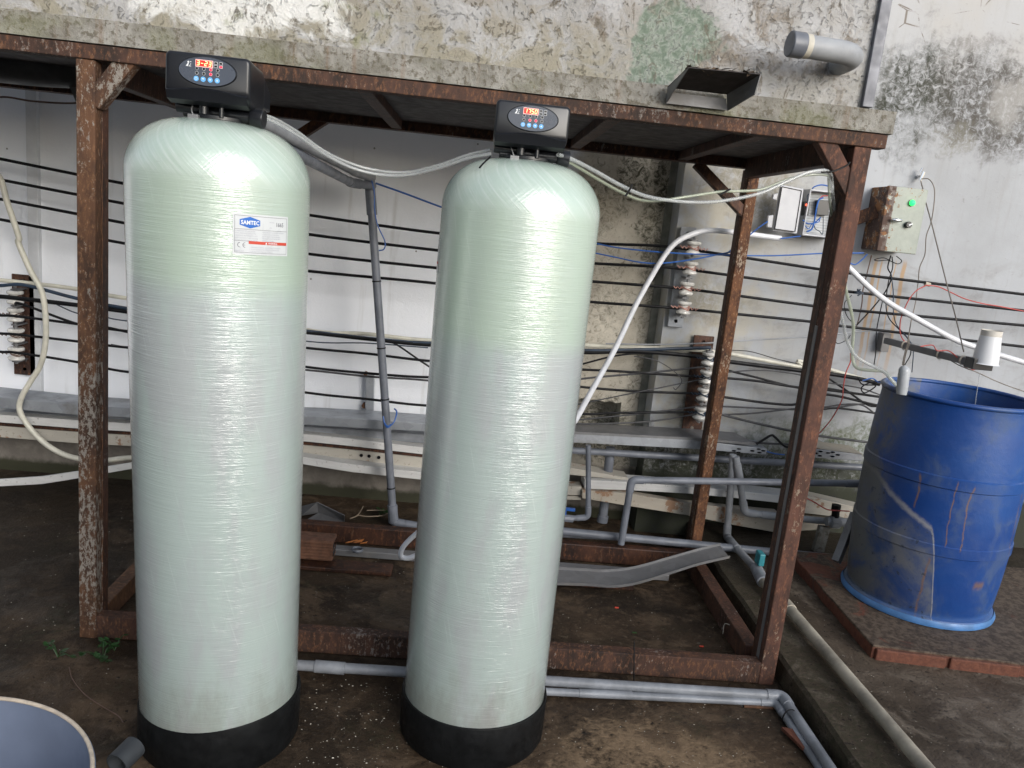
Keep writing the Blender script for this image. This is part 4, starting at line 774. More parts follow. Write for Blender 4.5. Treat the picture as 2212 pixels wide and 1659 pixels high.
# ================================================================ TRAYS, BOARDS AND CHANNELS ALONG THE FOOT OF THE WALL
def strip(name, mat, label, cat, front, Y, depth, holes=None, group=None, top_drop=0, parent=None, bevel=.002):
    """front: photo outline of the front face on plane Y; the piece runs back by depth"""
    P = [H(x, y, Y=Y) for x, y in front]; b = MB(); b.prism(P, (0, depth, 0))
    for f in b.f: f.reverse()
    o = b.build(name, M[mat], parent, bevel=bevel)
    if parent is None: tag(o, label, cat, group)
    return o
tr = thing('cable_tray', 'grey galvanised cable tray along the wall between the tanks and left post', 'cable tray', H(460, 900, Y=3.72), 'cable trays along the wall foot')
strip('tray_channel', 'galv', None, None, [(-60, 852), (160, 874), (460, 893), (665, 899), (780, 905), (920, 915), (1000, 922), (1000, 941), (920, 932), (780, 925), (665, 918), (460, 912), (160, 896), (-60, 876)], 3.70, .18, parent=tr)
tr = thing('cable_tray', 'long lidded cable tray right of the second tank with slotted end', 'cable tray', H(1400, 960, Y=3.62), 'cable trays along the wall foot')
ch = strip('tray_channel', 'galv', None, None, [(1190, 930), kD(215, 85), kD(990, 130), kD(1450, 185), kD(1442, 222), kD(990, 185), kD(215, 145), (1190, 948)], 3.62, .155, parent=tr)
lid = [H(*p, Y=3.617)+Vector((0, 0, .003)) for p in (kD(90, 70), kD(215, 78), kD(990, 118), kD(1372, 150))]
b = MB(); a = lid; b.add([a[0], a[1], a[2], a[3], a[3]+Vector((-.05, .16, .004)), a[2]+Vector((0, .16, .004)), a[1]+Vector((0, .16, .004)), a[0]+Vector((0, .16, .004))], [(0, 1, 6, 7), (1, 2, 5, 6), (2, 3, 4, 5)]); b.add([v+Vector((0, 0, -.012)) for v in a]+a, [(0, 1, 5, 4), (1, 2, 6, 5), (2, 3, 7, 6)]); b.build('tray_lid', M['galvd'], tr)
b = MB()
for (x, y) in ((1238, 196), (1270, 184), (1265, 206), (1355, 196), (1395, 185), (1400, 207), (1425, 196)):
    q = H(*kD(x, y), Y=3.6195); b.prism([q+Vector((u, 0, v)) for u, v in arcpts(0, 0, .011, .0042, 12)], (0, -.002, 0))
b.build('slots', M['dark'], ch)
tr = thing('cable_tray', 'short rusty topped cable tray beside the blue barrel', 'cable tray', H(1820, 980, Y=3.62), 'cable trays along the wall foot')
ch = strip('tray_channel', 'galv', None, None, [kD(1740, 182), kD(2060, 222), kD(2060, 262), kD(1736, 240)], 3.62, .15, parent=tr)
b = MB()
for (x, y) in ((1762, 212), (1790, 200), (1785, 228), (1838, 210), (1868, 205), (1866, 232), (1900, 222)):
    q = H(*kD(x, y), Y=3.6195); b.prism([q+Vector((u, 0, v)) for u, v in arcpts(0, 0, .011, .0042, 12)], (0, -.002, 0))
b.build('slots', M['dark'], ch)
b = MB(); q = [H(*kD(x, y), Y=3.62)+Vector((0, 0, .002)) for x, y in ((1742, 181), (2060, 221))]; b.add([q[0], q[1], q[1]+Vector((0, .15, .002)), q[0]+Vector((0, .15, .002))], [(0, 1, 2, 3)]); b.build('rusty_lid', M['boardr'], tr)
cable([kD(1380, 155), kD(1420, 130), kD(1475, 98), kD(1500, 110), kD(1560, 165), kD(1600, 175)], .006, 'cable', 'black cable looping up out of the slotted tray end', Y=3.66)
cable([kD(1350, 140), kD(1450, 150), kD(1580, 155), kD(1760, 180)], .005, 'cabled', 'dark cable leaving the tray behind the right front post', Y=3.68)
cable([kD(1445, 200), kD(1500, 215), kD(1560, 222)], .003, 'blue', 'short blue wire leaving the slotted tray end', 'wire', 'wire', Y=3.64)
# boards between / left of tanks
strip('round_duct', 'pvcl', 'pale grey duct lying behind the tray between the tanks', 'duct', [k4(0, 1015), (665, 922), (780, 929), (930, 940), (930, 958), (780, 948), (665, 940), k4(0, 1040)], 3.82, .1)
strip('wall_board', 'boardw', 'upper cream board behind the tanks with a small crack', 'board', [(-60, 892), (170, 908), (660, 938), (760, 948), (925, 968), (1000, 975), (1000, 991), (925, 983), (760, 964), (660, 954), (170, 926), (-60, 908)], 3.76, .16, group='boards and channels stacked at the wall foot')
strip('wall_board', 'wood', 'thin rust brown strip between the cream boards', 'board', [(-60, 909), (170, 927), (660, 955), (760, 965), (925, 984), (1000, 992), (1000, 997), (925, 989), (760, 971), (660, 961), (170, 933), (-60, 915)], 3.775, .12, group='boards and channels stacked at the wall foot')
strip('wall_board', 'boardc', 'wide cream channel with four bolt holes between the tanks', 'board', [(-60, 916), (170, 934), (660, 962), (760, 972), (925, 990), (1000, 998), (1000, 1020), (925, 1015), (760, 992), (660, 983), (170, 958), (-60, 940)], 3.77, .12, group='boards and channels stacked at the wall foot')
strip('wall_board', 'boardw', 'lower bright white board sloping down right between the tanks', 'board', [(600, 978), (660, 988), (760, 1003), (925, 1022), (1000, 1034), (1000, 1048), (925, 1038), (760, 1020), (660, 1004), (600, 994)], 3.70, .20, group='boards and channels stacked at the wall foot')
strip('wall_board', 'boardw', 'white strip running behind the left post down to the left edge', 'board', [(-60, 1042), (0, 1036), (90, 1030), (165, 1019), (290, 999), (400, 985), (400, 997), (290, 1012), (165, 1034), (90, 1046), (0, 1051), (-60, 1058)], 3.45, .015, group='boards and channels stacked at the wall foot')
_bd = [o for o in C.collection.objects if o.get('label', '').startswith('wide cream channel with four')][0]
for x, y in ((1125, 763), (1233, 774), (1367, 792), (1478, 810)):
    q = H(*kM(x, y), Y=3.7685); b = MB(); b.lathe([(.0075, 0), (.0085, .003), (.006, .003)], q, 16, axis=(0, -1, 0), capt=True); b.build('bolt', M['dark'], _bd)
# to the right
boards = [
 ('boardc', [kD(120, 295), kD(190, 305), kD(560, 368), kD(560, 385), kD(190, 350), kD(120, 340)], 3.68, .1, 'short beige board behind the grey pipe, above the white trim'),
 ('boardw', [kD(285, 382), kD(560, 395), kD(950, 425), kD(1260, 452), kD(1520, 480), kD(1700, 500), kD(1700, 540), kD(1515, 528), kD(1260, 500), kD(950, 470), kD(560, 448), kD(285, 440)], 3.65, .12, 'long bright white trim at right below the grey pipe'),
 ('boardc', [kD(1640, 470), kD(2080, 570), kD(2080, 640), kD(1640, 590)], 3.66, .1, 'yellowish weathered board beside the blue barrel'),
 ('boardc', [kD(120, 420), kD(266, 426), kD(264, 482), kD(110, 476)], 3.66, .08, 'stubby square cream channel end beside the second tank'),
 ('boardc', [kD(90, 484), kD(262, 486), kD(262, 512), kD(90, 508)], 3.67, .1, 'short lower cream board end beside the second tank'),
 ('boardr', [kD(270, 450), kD(560, 468), kD(930, 530), kD(1260, 565), kD(1520, 590), kD(1520, 720), kD(1260, 675), kD(920, 605), kD(540, 545), kD(270, 500)], 3.63, .05, 'wide rusting cream channel lying below the white trim at right'),
 ('boardr', [kD(1500, 600), kD(1900, 640), kD(1900, 690), kD(1500, 720)], 3.66, .05, 'stained channel end behind the right front post'),
]
for mat, out_, Y, dp, l in boards: strip('wall_board', mat, l, 'board', out_, Y, dp, group='boards and channels stacked at the wall foot')
# ================================================================ PIPES
def pipe(pts, r, mat, label, name='pvc_pipe', rad=.05, couplings=(), group='grey plastic pipes', seg=16, cmat=None):
    P = rounded(pts, rad) if len(pts) > 2 else [Vector(p) for p in pts]; b = MB(); b.tube(P, r, seg)
    if couplings or True:
        lo = [min(v[i] for v in b.v) for i in range(3)]; hi = [max(v[i] for v in b.v) for i in range(3)]
    root = thing(name, label, 'pipe', ((lo[0]+hi[0])/2, (lo[1]+hi[1])/2, lo[2]), group)
    b.build('tube', M[mat], root, smooth=True)
    for i in range(1, len(pts)-1):       # socket elbows at the bends
        p0, p1, p2 = Vector(pts[i-1]), Vector(pts[i]), Vector(pts[i+1]); L_ = min(.055, (p0-p1).length*.6, (p2-p1).length*.6)
        e_ = rounded([p1+(p0-p1).normalized()*L_, p1, p1+(p2-p1).normalized()*L_], min(rad, L_*.8)); b = MB(); b.tube(e_, r*1.17, seg); b.build('elbow', M[cmat or mat], root, smooth=True, bevel=.0015)
    for c0, c1, k in couplings: b = MB(); b.tube([c0, c1], r*k, seg); b.build('coupling', M[cmat or mat], root, smooth=True, bevel=.0015)
    return root
# grey standpipe between the tanks with its two slanting feeds
SY = 3.60
sp0, sp1 = H(798, 384, Y=SY), H(850, 1128, Y=SY)
pl = pipe([sp0, sp1, H(900, 1137, Y=SY), H(1000, 1146, Y=SY)], .0185, 'pvc', 'tall leaning grey standpipe between the two tanks', rad=.02, couplings=[(sp0, sp0+(sp1-sp0)*.10, 1.25), (sp1+(sp0-sp1)*.055, sp1, 1.3)])
b = MB()
for t in (.28, .47, .62, .89): q = sp0+(sp1-sp0)*t; d = (sp1-sp0).normalized(); b.tube([q, q+d*.006], .0205, 14)
b.build('cable_ties', M['cable'], pl)
t0 = Vector((-.50, 2.03, 1.652)); 
pipe([H(560, 262, Y=2.16), H(770, 372, Y=3.45), H(805, 384, Y=3.56)], .0175, 'pvcf', 'upper slanting grey pipe from the left tank head to the standpipe', rad=.03)
pipe([H(548, 284, Y=2.16), H(760, 395, Y=3.45), H(806, 402, Y=3.57)], .0175, 'pvc', 'lower slanting grey pipe from the left tank head to the standpipe', rad=.03)
cable([H(0, 0, Y=3)]*0 or [k2(300, 1040), k2(322, 1140), k2(325, 1250), k2(345, 1340), k2(385, 1430), k2(380, 1475), k2(350, 1485)], .0028, 'blue', 'thin blue wire looping down beside the standpipe', 'wire', 'wire', Y=3.54)
b = MB(); q = H(842, 912, Y=3.56); b.tube(spline([q+Vector((-.03, -.02, .03)), q+Vector((-.02, -.03, 0)), q+Vector((.0, -.035, -.01)), q+Vector((.022, -.025, .012)), q+Vector((.028, .0, .05)), q+Vector((.015, .02, .06))], 6), .0035, 8); b.tube(spline([q+Vector((-.02, -.03, 0)), q+Vector((-.005, -.04, -.014)), q+Vector((.01, -.036, .0))], 5), .0045, 8)
tag(b.build('blue_tie', M['blue'], smooth=True), 'blue wire tied round the grey standpipe at the tray', 'wire')
# right group
PY = 3.50
pipe([H(*kD(308, 160), Y=PY), H(*kD(308, 622), Y=PY), H(*kD(180, 628), Y=PY)], .0125, 'pvc', 'vertical grey pipe dropping to the blue handled valve', rad=.03)
vl = thing('ball_valve', 'grey ball valve with blue lever beside the second tank', 'valve', H(*kD(180, 640), Y=PY)); q = H(*kD(196, 628), Y=PY)
b = MB(); b.tube([q+Vector((-.07, 0, 0)), q+Vector((.012, 0, -.002))], .018, 8); b.build('valve_body', M['pvc'], vl, bevel=.002)
b = MB(); b.tube([q+Vector((-.03, 0, .015)), q+Vector((-.03, 0, .04))], .007, 10); b.beam(q+Vector((-.08, 0, .046)), q+Vector((.014, -.01, .047)), .02, .012); b.build('lever', M['blue'], vl, bevel=.002)
pipe([H(*kD(452, 175), Y=3.74), H(*kD(398, 640), Y=3.74)], .023, 'pvc', 'thick grey drain pipe behind the trims right of the second tank', couplings=[(H(*kD(403, 610), Y=3.74), H(*kD(396, 650), Y=3.74), 1.2)])
pipe([H(*kD(517, 792), Y=3.36), H(*kD(584, 382), Y=3.36), H(*kD(1000, 398), Y=3.36), H(*kD(1520, 408), Y=3.36), H(*kD(1960, 404), Y=3.36), H(*kD(2080, 403), Y=3.36)][:1]+[H(*kD(584, 382), Y=3.36), H(*kD(2090, 406), Y=3.36)], .0155, 'pvc', 'grey pipe rising from the ground and running right to the barrel', rad=.03, couplings=[(H(*kD(1950, 405), Y=3.36), H(*kD(2070, 406), Y=3.36), 1.15)])
pipe([H(*kD(120, 708), Y=3.42), H(*kD(1945, 888), Y=3.42)], .0185, 'pvc', 'long low grey pipe running behind the back post to the barrel')
pipe([H(*kD(140, 735), Y=3.46), H(*kD(700, 770), Y=3.46), H(*kD(900, 790), Y=3.46)][:2], .010, 'pvc', 'thin dark pipe just under the long low pipe')
pipe([H(1150, 968, Y=3.70), H(*kD(700, 182), Y=3.70), H(*kD(1450, 232), Y=3.70), H(*kD(2100, 305), Y=3.70)][:1]+[H(*kD(2100, 305), Y=3.70)], .017, 'pvc', 'grey pipe slung directly beneath the lidded cable tray')
kp = H(*kD(1400, 985), Z=.12)
pipe([H(*kD(1232, 220), Y=3.58), H(*kD(1192, 742), Y=3.58), H(*kD(1230, 790), Z=.11), H(*kD(1385, 960), Z=.11)], .0165, 'pvcf', 'grey pipe dropping from the tray and turning out over the yard', rad=.03)
pipe([H(*kD(1250, 235), Y=3.56), H(*kD(1268, 340), Y=3.56), H(*kD(1305, 590), Y=3.56), H(*kD(1480, 612), Y=3.56), H(*kD(1850, 648), Y=3.56)], .0165, 'pvcf', 'grey pipe bending toward the ribbed coupling by the barrel', rad=.03)
cp = thing('ribbed_coupling', 'ribbed grey union coupling on the pipe end left of the barrel', 'coupling', H(*kD(1880, 700), Y=3.52)); q = H(*kD(1885, 650), Y=3.52)
b = MB(); 
for k in range(22):
    a = 2*math.pi*k/22; b.box((q.x-.022, q.y+.028*math.cos(a)-.003, q.z+.028*math.sin(a)-.003), (q.x+.016, q.y+.028*math.cos(a)+.003, q.z+.028*math.sin(a)+.003))
b.tube([q+Vector((-.026, 0, 0)), q+Vector((.02, 0, 0))], .0275, 22); b.tube([q+Vector((-.045, 0, 0)), q+Vector((.06, 0, 0))], .021, 18); b.build('union_nut', M['pvcf'], cp)
b = MB(); b.tube([q+Vector((-.005, 0, .02)), q+Vector((-.01, 0, .075))], .018, 12); b.tube([q+Vector((-.01, 0, .055)), q+Vector((-.01, 0, .085))], .022, 8); b.build('black_cap', M['boot'], cp)
b = MB(); b.beam(q+Vector((-.045, .01, -.03)), q+Vector((-.055, .01, -.17)), .05, .03, (0, 1, 0)); b.build('concrete_foot', M['edge'], cp)
vl = thing('ball_valve', 'grey ball valve with teal lever on the pipe behind the right front post', 'valve', H(*kD(1390, 980), Z=.11)); q = H(*kD(1385, 955), Z=.115); q2 = H(*kD(1412, 1010), Z=.115); d = (q2-q).normalized()
b = MB(); b.tube([q-d*.02, q2+d*.04], .026, 12); b.build('valve_body', M['pvcl'], vl, smooth=True, bevel=.003)
b = MB(); b.box(q+Vector((-.012, -.035, .03)), q+Vector((.014, .02, .085)), ); b.build('lever', M['cyan'], vl, bevel=.005)
# long worn pipe across the yard
pa, pb = H(*kG(560, 260), Z=ST+.035), H(*kG(1600, 1500), Z=ST+.03); dd = (pb-pa).normalized()
pipe([q2+d*.03, H(*kG(745, 515), Z=ST+.032), pb+dd*.4], .021, 'pvcd', 'long weathered pipe lying across the yard beside the step', rad=.4)
# front pair of pipes at the foot of the frame
f1a, f1b, f1c = H(560, 1430, Z=.035), H(1690, 1503, Z=.035), H(1820, 1700, Z=.035)
f1a = Vector((f1a.x, 2.36, .033)); f1b = Vector((H(1690, 1503, Z=.033).x, H(1690, 1503, Z=.033).y, .033))
pipe([H(600, 1434, Z=.035), f1b, H(1800, 1668, Z=.035), H(1900, 1820, Z=.035)][:2]+[H(1850, 1745, Z=.035)], .0165, 'pvcl', 'pale grey pipe along the front base beam, bending at the right post', rad=.035, couplings=[(H(680, 1439, Z=.035), H(745, 1444, Z=.035), 1.2)], cmat='pvcl')
pipe([H(1100, 1490, Z=.014), H(1676, 1518, Z=.014), H(1835, 1755, Z=.014)], .0125, 'pvcl', 'thinner pale pipe in front of the base beam pipe', rad=.03, couplings=[(H(1250, 1497, Z=.014), H(1365, 1502, Z=.014), 1.12)])
b = MB(); q = H(1705, 1545, Z=.035); 
b.lathe([(.026, -.003), (.028, 0), (.026, .003)], q+Vector((.0, 0, -.006)), 20, axis=(.35, -.93, 0), ring=True); tag(b.build('cable_tie', M['cable'], smooth=True), 'black cable tie round the pair of pipes at the corner', 'cable tie')
# white curved conduit, and the right one
cable([(1236, 912, 3.1), kA(230, 1270) + (3.15,), kA(330, 1090) + (3.25,), kA(480, 820) + (3.4,), kA(610, 545) + (3.5,), kA(760, 280) + (3.58,), kA(860, 150) + (3.6,), kA(980, 88) + (3.62,), kA(1080, 68) + (3.64,), kA(1230, 78) + (3.66,), kA(1380, 98) + (3.68,), kA(1535, 118) + (3.7,)], .0125, 'white_pvc', 'white bent conduit curving up over the porcelain rack', 'conduit', 'conduit', seg=14)
cable([kB(600, 440), kB(735, 560), kB(900, 720), kB(1080, 860), kB(1300, 985), kB(1600, 1150), kB(1800, 1225), kB(2000, 1290), kB(2300, 1380)], .0130, 'white_pvc', 'white conduit slanting down right past the rusty cabinet', 'conduit', 'conduit', Y=3.60, seg=14)
# left grey conduit loops
cable([(-40, 330), (0, 385), k1(40, 1190), k1(110, 1400), k4(110, 20), k4(180, 180), k4(245, 300), k4(268, 430), k4(270, 600), k4(240, 740), k4(180, 840), k4(125, 940), k4(120, 1020), k4(190, 1130), k4(300, 1230), k4(440, 1290), k4(620, 1305), k4(780, 1290), (400, 990)], .0125, 'cream_pvc', 'dirty white flexible conduit looping behind the left post', 'conduit', 'conduit', Y=3.66, seg=12)
# corrugated white hose end
cable([(930, 1130), (900, 1152), (872, 1180), (866, 1200), (880, 1206), (905, 1196), (935, 1172)], .0095, 'white_pvc', 'white flexible hose loop beside the base of the second tank', 'hose', 'hose', Y=2.75, seg=12)
# dark duct top left
b = MB(); p0, p1 = H(-120, 118, Y=3.0), H(235, 150, Y=3.0); b.tube([p0+(p1-p0)*t+Vector((0, 0, -.012*math.sin(3.14*t))) for t in [i/8 for i in range(9)]], .066, 26); du = b.build('duct_pipe', M['dkpipe'], smooth=True); tag(du, 'large dark grey duct hanging under the frame at top left', 'duct')
b = MB(); q = H(155, 185, Y=2.98); b.prism([q+Vector((u, 0, v)) for u, v in ((-.03, .03), (.09, .03), (.08, -.01), (.05, -.06), (.035, -.03), (.02, -.07), (0, -.02))], (0, .004, 0)); tag(b.build('torn_membrane', M['dkpipe']), 'torn dark flap hanging beside the left post top', 'torn sheet')

# ================================================================ CLEAR HOSES
def hose(pts, r, mat, label):
    P = [H(p[0], p[1], Y=p[2]) for p in pts]; b = MB(); b.tube(spline(P, 10), r, 12); o = b.build('clear_hose', M[mat], smooth=True); return tag(o, label, 'hose', 'clear plastic hoses')
hose([(556, 252, 1.96), (590, 262, 2.0), (640, 290, 2.05), (700, 332, 2.12), (760, 362, 2.16), (820, 377, 2.18), (880, 378, 2.18), (950, 362, 2.14), (1010, 342, 2.1), (1060, 332, 2.07)], .0044, 'hose', 'lower clear hose sagging from the left tank head to the right one')
hose([(556, 246, 1.985), (592, 256, 2.02), (640, 283, 2.08), (700, 326, 2.14), (760, 354, 2.18), (820, 369, 2.2), (880, 372, 2.2), (950, 356, 2.16), (1010, 335, 2.12), (1060, 323, 2.09)], .0038, 'hose', 'upper clear hose running beside the sagging one between the tank heads')
hose([(1205, 334, 2.06), (1240, 346, 2.1), (1290, 372, 2.16), (1340, 400, 2.2), (1390, 422, 2.24), (1440, 432, 2.28), (1500, 437, 2.3), (1560, 434, 2.33), (1640, 418, 2.36), (1700, 392, 2.38), (1745, 373, 2.39), (1780, 368, 2.4), (1794, 376, 2.42), (1797, 392, 2.46), (1800, 430, 2.5), (1808, 500, 2.56)], .0054, 'hose', 'thick clear hose from the right tank head to the right front post')
hose([(1205, 341, 2.08), (1240, 356, 2.12), (1290, 386, 2.18), (1340, 414, 2.22), (1385, 432, 2.26), (1430, 433, 2.3), (1490, 424, 2.32), (1560, 414, 2.35), (1640, 410, 2.38), (1700, 388, 2.4), (1745, 378, 2.41), (1785, 378, 2.42), (1790, 390, 2.46), (1792, 430, 2.5), (1800, 490, 2.56)], .0044, 'hosey', 'yellowish clear hose crossing over the thick one to the right post')
hose([kB(700, 640) + (3.0,), kB(710, 740) + (3.0,), kB(750, 900) + (3.02,), kB(775, 1050) + (3.04,), kB(765, 1250) + (3.05,), kB(775, 1350) + (3.05,), kB(820, 1400) + (3.03,), kB(940, 1415) + (3.0,), kB(1030, 1425) + (2.98,), kB(1090, 1490) + (2.95,), kB(1150, 1560) + (2.95,)], .0068, 'hosey', 'yellowed hose dropping behind the post to the barrel rim')
hose([kB(655, 900) + (2.9,), kB(690, 1020) + (2.92,), kB(720, 1160) + (2.95,), kB(790, 1290) + (2.96,), kB(900, 1360) + (2.96,), kB(1020, 1420) + (2.94,), kB(1080, 1480) + (2.92,), kB(1130, 1540) + (2.92,)], .0068, 'hose', 'clear hose curving over into the blue barrel')
def tiepx(pts, Y, label, r=.0028, mat='cable'):
    b = MB(); b.tube(spline(px_path(pts, Y), 5), r, 6); return tag(b.build('cable_tie', M[mat], smooth=True), label, 'cable tie')
tiepx([(1366, 398), (1360, 410), (1351, 424)], 2.19, 'black cable tie round the clear hoses beside the right tank')
tiepx([(1774, 372), (1800, 370), (1828, 358), (1836, 350)], 2.40, 'black tie strapping the clear hoses to the right brace')
tiepx([(1578, 408), (1566, 415), (1556, 420)], 2.33, 'dark tape where the clear hoses cross')
cable([(1060, 338, 2.0), (1045, 352, 2.0), (1036, 362, 1.98)], .0022, 'cable', 'short black tie end beside the right tank collar', 'cable tie', 'cable_tie')

# ================================================================ BLUE BARREL
BX, BYc, BR = 1.945, 2.985, .287
PZ = .13
br = thing('blue_barrel', 'scuffed open blue plastic barrel standing on the brick platform', 'barrel', (BX, BYc, PZ))
zt = 1.005; hh = zt-PZ
prof = [(BR-.03, 0), (BR-.008, .003), (BR-.003, .014), (BR-.008, .030), (BR-.022, .034), (BR-.015, .06), (BR-.006, .16), (BR, .27), (BR+.001, .285), (BR+.005, .288), (BR+.0055, .325), (BR+.001, .329), (BR+.003, .45), (BR+.002, .545), (BR+.0065, .549), (BR+.0065, .588), (BR+.001, .592), (BR-.002, .68), (BR-.008, .77), (BR-.013, .835), (BR-.011, .85)]
b = MB(); b.lathe([(r, PZ+z) for r, z in prof]+[(BR-.017, PZ+.858), (BR-.022, PZ+.80), (BR-.02, PZ+.5), (BR-.03, PZ+.2)], (BX, BYc, 0), 96); b.build('drum_wall', M['barrel'], br, smooth=True)
b = MB(); b.lathe([(BR-.012+.009*math.cos(a), zt-.012+.009*math.sin(a)) for a in [i*2*math.pi/10 for i in range(10)]], (BX, BYc, 0), 96, ring=True); b.build('rim', M['barrel'], br, smooth=True)
b = MB(); b.lathe([(BR-.02, 0), (BR+.001, .002), (BR+.003, .012), (BR-.004, .026)], (BX, BYc, PZ+.001), 96); b.build('foot_ring', plain('pale_blue_plastic', (.07, .19, .42), .45, var=.2), br, smooth=True)
b = MB(); b.lathe([(0.001, PZ+.62), (BR-.022, PZ+.62)], (BX, BYc, 0), 64); tag(b.build('brine', M['water']), kind='structure'); bpy.data.objects['brine'].name = 'water'
# brick platform under the barrel
bp = MB(); P1, P2, P3 = (1.565, 3.38), (1.545, 2.545), (2.9, 2.40)
pb_ = thing('brick_platform', 'low mud covered red brick platform under the blue barrel', 'platform', (2.1, 2.9, ST))
core = MB(); nn = 40; top = []; 
edge = [(P1[0]+(P2[0]-P1[0])*t+.008*mnoise.noise(Vector((t*9, 0, 0))), P1[1]+(P2[1]-P1[1])*t) for t in [i/20 for i in range(21)]]+[(P2[0]+(P3[0]-P2[0])*t, P2[1]+(P3[1]-P2[1])*t+.010*mnoise.noise(Vector((t*14, 5, 0)))) for t in [i/20 for i in range(1, 21)]]+[(2.95, 3.4)]
core.prism([(x, y, ST-.01) for x, y in edge], (0, 0, PZ-ST+.01)); core.build('mud_topping', M['brick'], pb_, bevel=.004)
for i, (xa, ya, xb, yb2) in enumerate([(1.556, 2.53, 1.80, 2.505), (1.815, 2.504, 2.06, 2.48), (2.12, 2.472, 2.34, 2.452), (2.36, 2.448, 2.6, 2.424)]):
    b = MB(); b.prism([(xa, ya, ST-.005), (xb, yb2, ST-.005), (xb, yb2+.06, ST-.005), (xa, ya+.06, ST-.005)], (0, 0, PZ-ST-.004)); b.build('edge_brick', M['brick'], pb_, bevel=.005)
# sensor bottle hanging on the rim
sb = thing('float_sensor', 'grey capsule shaped float sensor clipped inside the barrel rim', 'sensor', H(*kB(1190, 1500), Y=2.80)); q = H(*kB(1187, 1500), Y=2.80); q1 = H(*kB(1200, 1400), Y=2.80)
b = MB(); ax = (q1-q).normalized(); L_ = (q1-q).length; b.lathe([(.018, -.05), (.020, -.03), (.020, L_*.8), (.0185, L_*1.0), (.012, L_*1.18), (.003, L_*1.27)], q, 24, axis=ax, capt=True, capb=True); b.build('capsule', plain('grey_capsule', (.36, .38, .40), .3, var=.1), sb, smooth=True)
for dx in (0, 12): cable([kB(1180+dx, 1370), kB(1200+dx, 1270), kB(1225+dx, 1190), kB(1230, 1130)], .0018, 'steelw', ('thin grey lead of the float sensor' if dx == 0 else 'second thin lead of the float sensor, on its right'), 'wire', 'wire', Y=2.85)
# ================================================================ LEVEL ARM WITH CUP
la = thing('level_switch_arm', 'grey steel arm on the wall carrying an upturned milky cup over the barrel', 'level switch', H(*kB(1050, 1200), Y=WR-.02))
a0, a1 = H(*kB(1040, 1165), Y=3.70), H(*kB(1740, 1345), Y=3.25)
b = MB(); b.beam(a0, a1, .022, .030); b.build('arm', M['galvd'], la, bevel=.002)
b = MB(); q = H(*kB(1045, 1185), Y=3.75); b.box(q+Vector((-.02, 0, -.045)), q+Vector((.02, .05, .045))); b.build('wall_plate', M['galvd'], la, bevel=.002)
b = MB(); q = H(*kB(1815, 1360), Y=3.23); b.box(q+Vector((-.045, -.03, -.022)), q+Vector((.045, .03, .025))); b.build('switch_body', M['blk'], la, bevel=.003)
b = MB(); q = H(*kB(1862, 1350), Y=3.22); b.lathe([(.056, 0), (.050, .003), (.048, .05), (.044, .085), (.040, .12), (.039, .130), (.034, .133), (.001, .134)], q+Vector((.002, 0, -.004)), 32); b.build('cup', M['cup'], la, smooth=True)
b = MB(); b.lathe([(.040, 0), (.041, .03)], q+Vector((.002, 0, .108)), 32); b.build('cup_band', plain('clear_cup_band', (.55, .52, .47), .3, var=.1), la, smooth=True)
for i, x in enumerate((1218, 1512, 1690)):
    t = (x-1040)/700; q = a0+(a1-a0)*t; b = MB(); ax = (a1-a0).normalized(); b.lathe([(.020, -.004), (.022, 0), (.020, .006), (.018, .001)], q, 14, axis=ax, ring=True); b.build('string_tie', M['rope'], la, smooth=True)
# support wires from the eye bolt
eb = thing('eye_bolt', 'small steel eye bolt in the wall above the rusty cabinet', 'eye bolt', H(*kQ(1945, 110), Y=WR)); q = H(*kQ(1945, 100), Y=WR-.03)
b = MB(); b.tube([q+Vector((0, .04, 0)), q], .009, 10); b.tube([q+Vector((-.004, -.006, -.018)), q+Vector((.006, -.006, .022))], .008, 8); b.tube([q+Vector((-.008, 0, .02)), q+Vector((.0, 0, .038))], .005, 8); b.build('bolt', M['chrome'], eb, smooth=True)
cable([kQ(1945, 150)+(3.74,), kQ(1990, 330)+(3.72,), kB(1375, 20)+(3.70,), kB(1425, 200)+(3.62,), kB(1550, 700)+(3.48,), kB(1620, 960)+(3.38,), kB(1690, 1260)+(3.26,)], .0028, 'steelw', 'straight steel wire from the eye bolt down to the arm tip', 'wire', 'wire')
cable([kQ(1950, 125)+(3.74,), kQ(2040, 130)+(3.73,), kQ(2100, 230)+(3.72,), kB(1445, 20)+(3.72,), kB(1420, 180)+(3.72,), kB(1380, 300)+(3.72,), kB(1368, 450)+(3.72,), kB(1325, 560)+(3.72,), kB(1312, 680)+(3.72,), kB(1290, 850)+(3.7,), kB(1255, 1000)+(3.68,), kB(1225, 1180)+(3.64,), kB(1200, 1300)+(3.3,), kB(1190, 1370)+(2.9,)], .0025, 'steelw', 'wavy thin wire hanging from the eye bolt past the cabinet', 'wire', 'wire')
cable([kB(1385, 705), kB(1300, 750), kB(1240, 820), kB(1200, 900), kB(1165, 1000), kB(1165, 1110), kB(1210, 1180), kB(1320, 1215)], .0026, 'red', 'red wire looping from the upper cable down to the arm', 'wire', 'wire', Y=3.62)
cable([kB(1385, 708), kB(1480, 720), kB(1580, 765), kB(1700, 820), kB(1850, 860), kB(2000, 885), kB(2250, 935)], .0026, 'red', 'red wire running off to the right edge under the cable', 'wire', 'wire', Y=3.62)
cable([kB(1330, 1215), kB(1430, 1205), kB(1470, 1250), kB(1560, 1250), kB(1640, 1310), kB(1720, 1400), kB(1800, 1400), kB(1820, 1360)], .0024, 'red', 'red wire wound along the steel arm', 'wire', 'wire', Y=3.3)
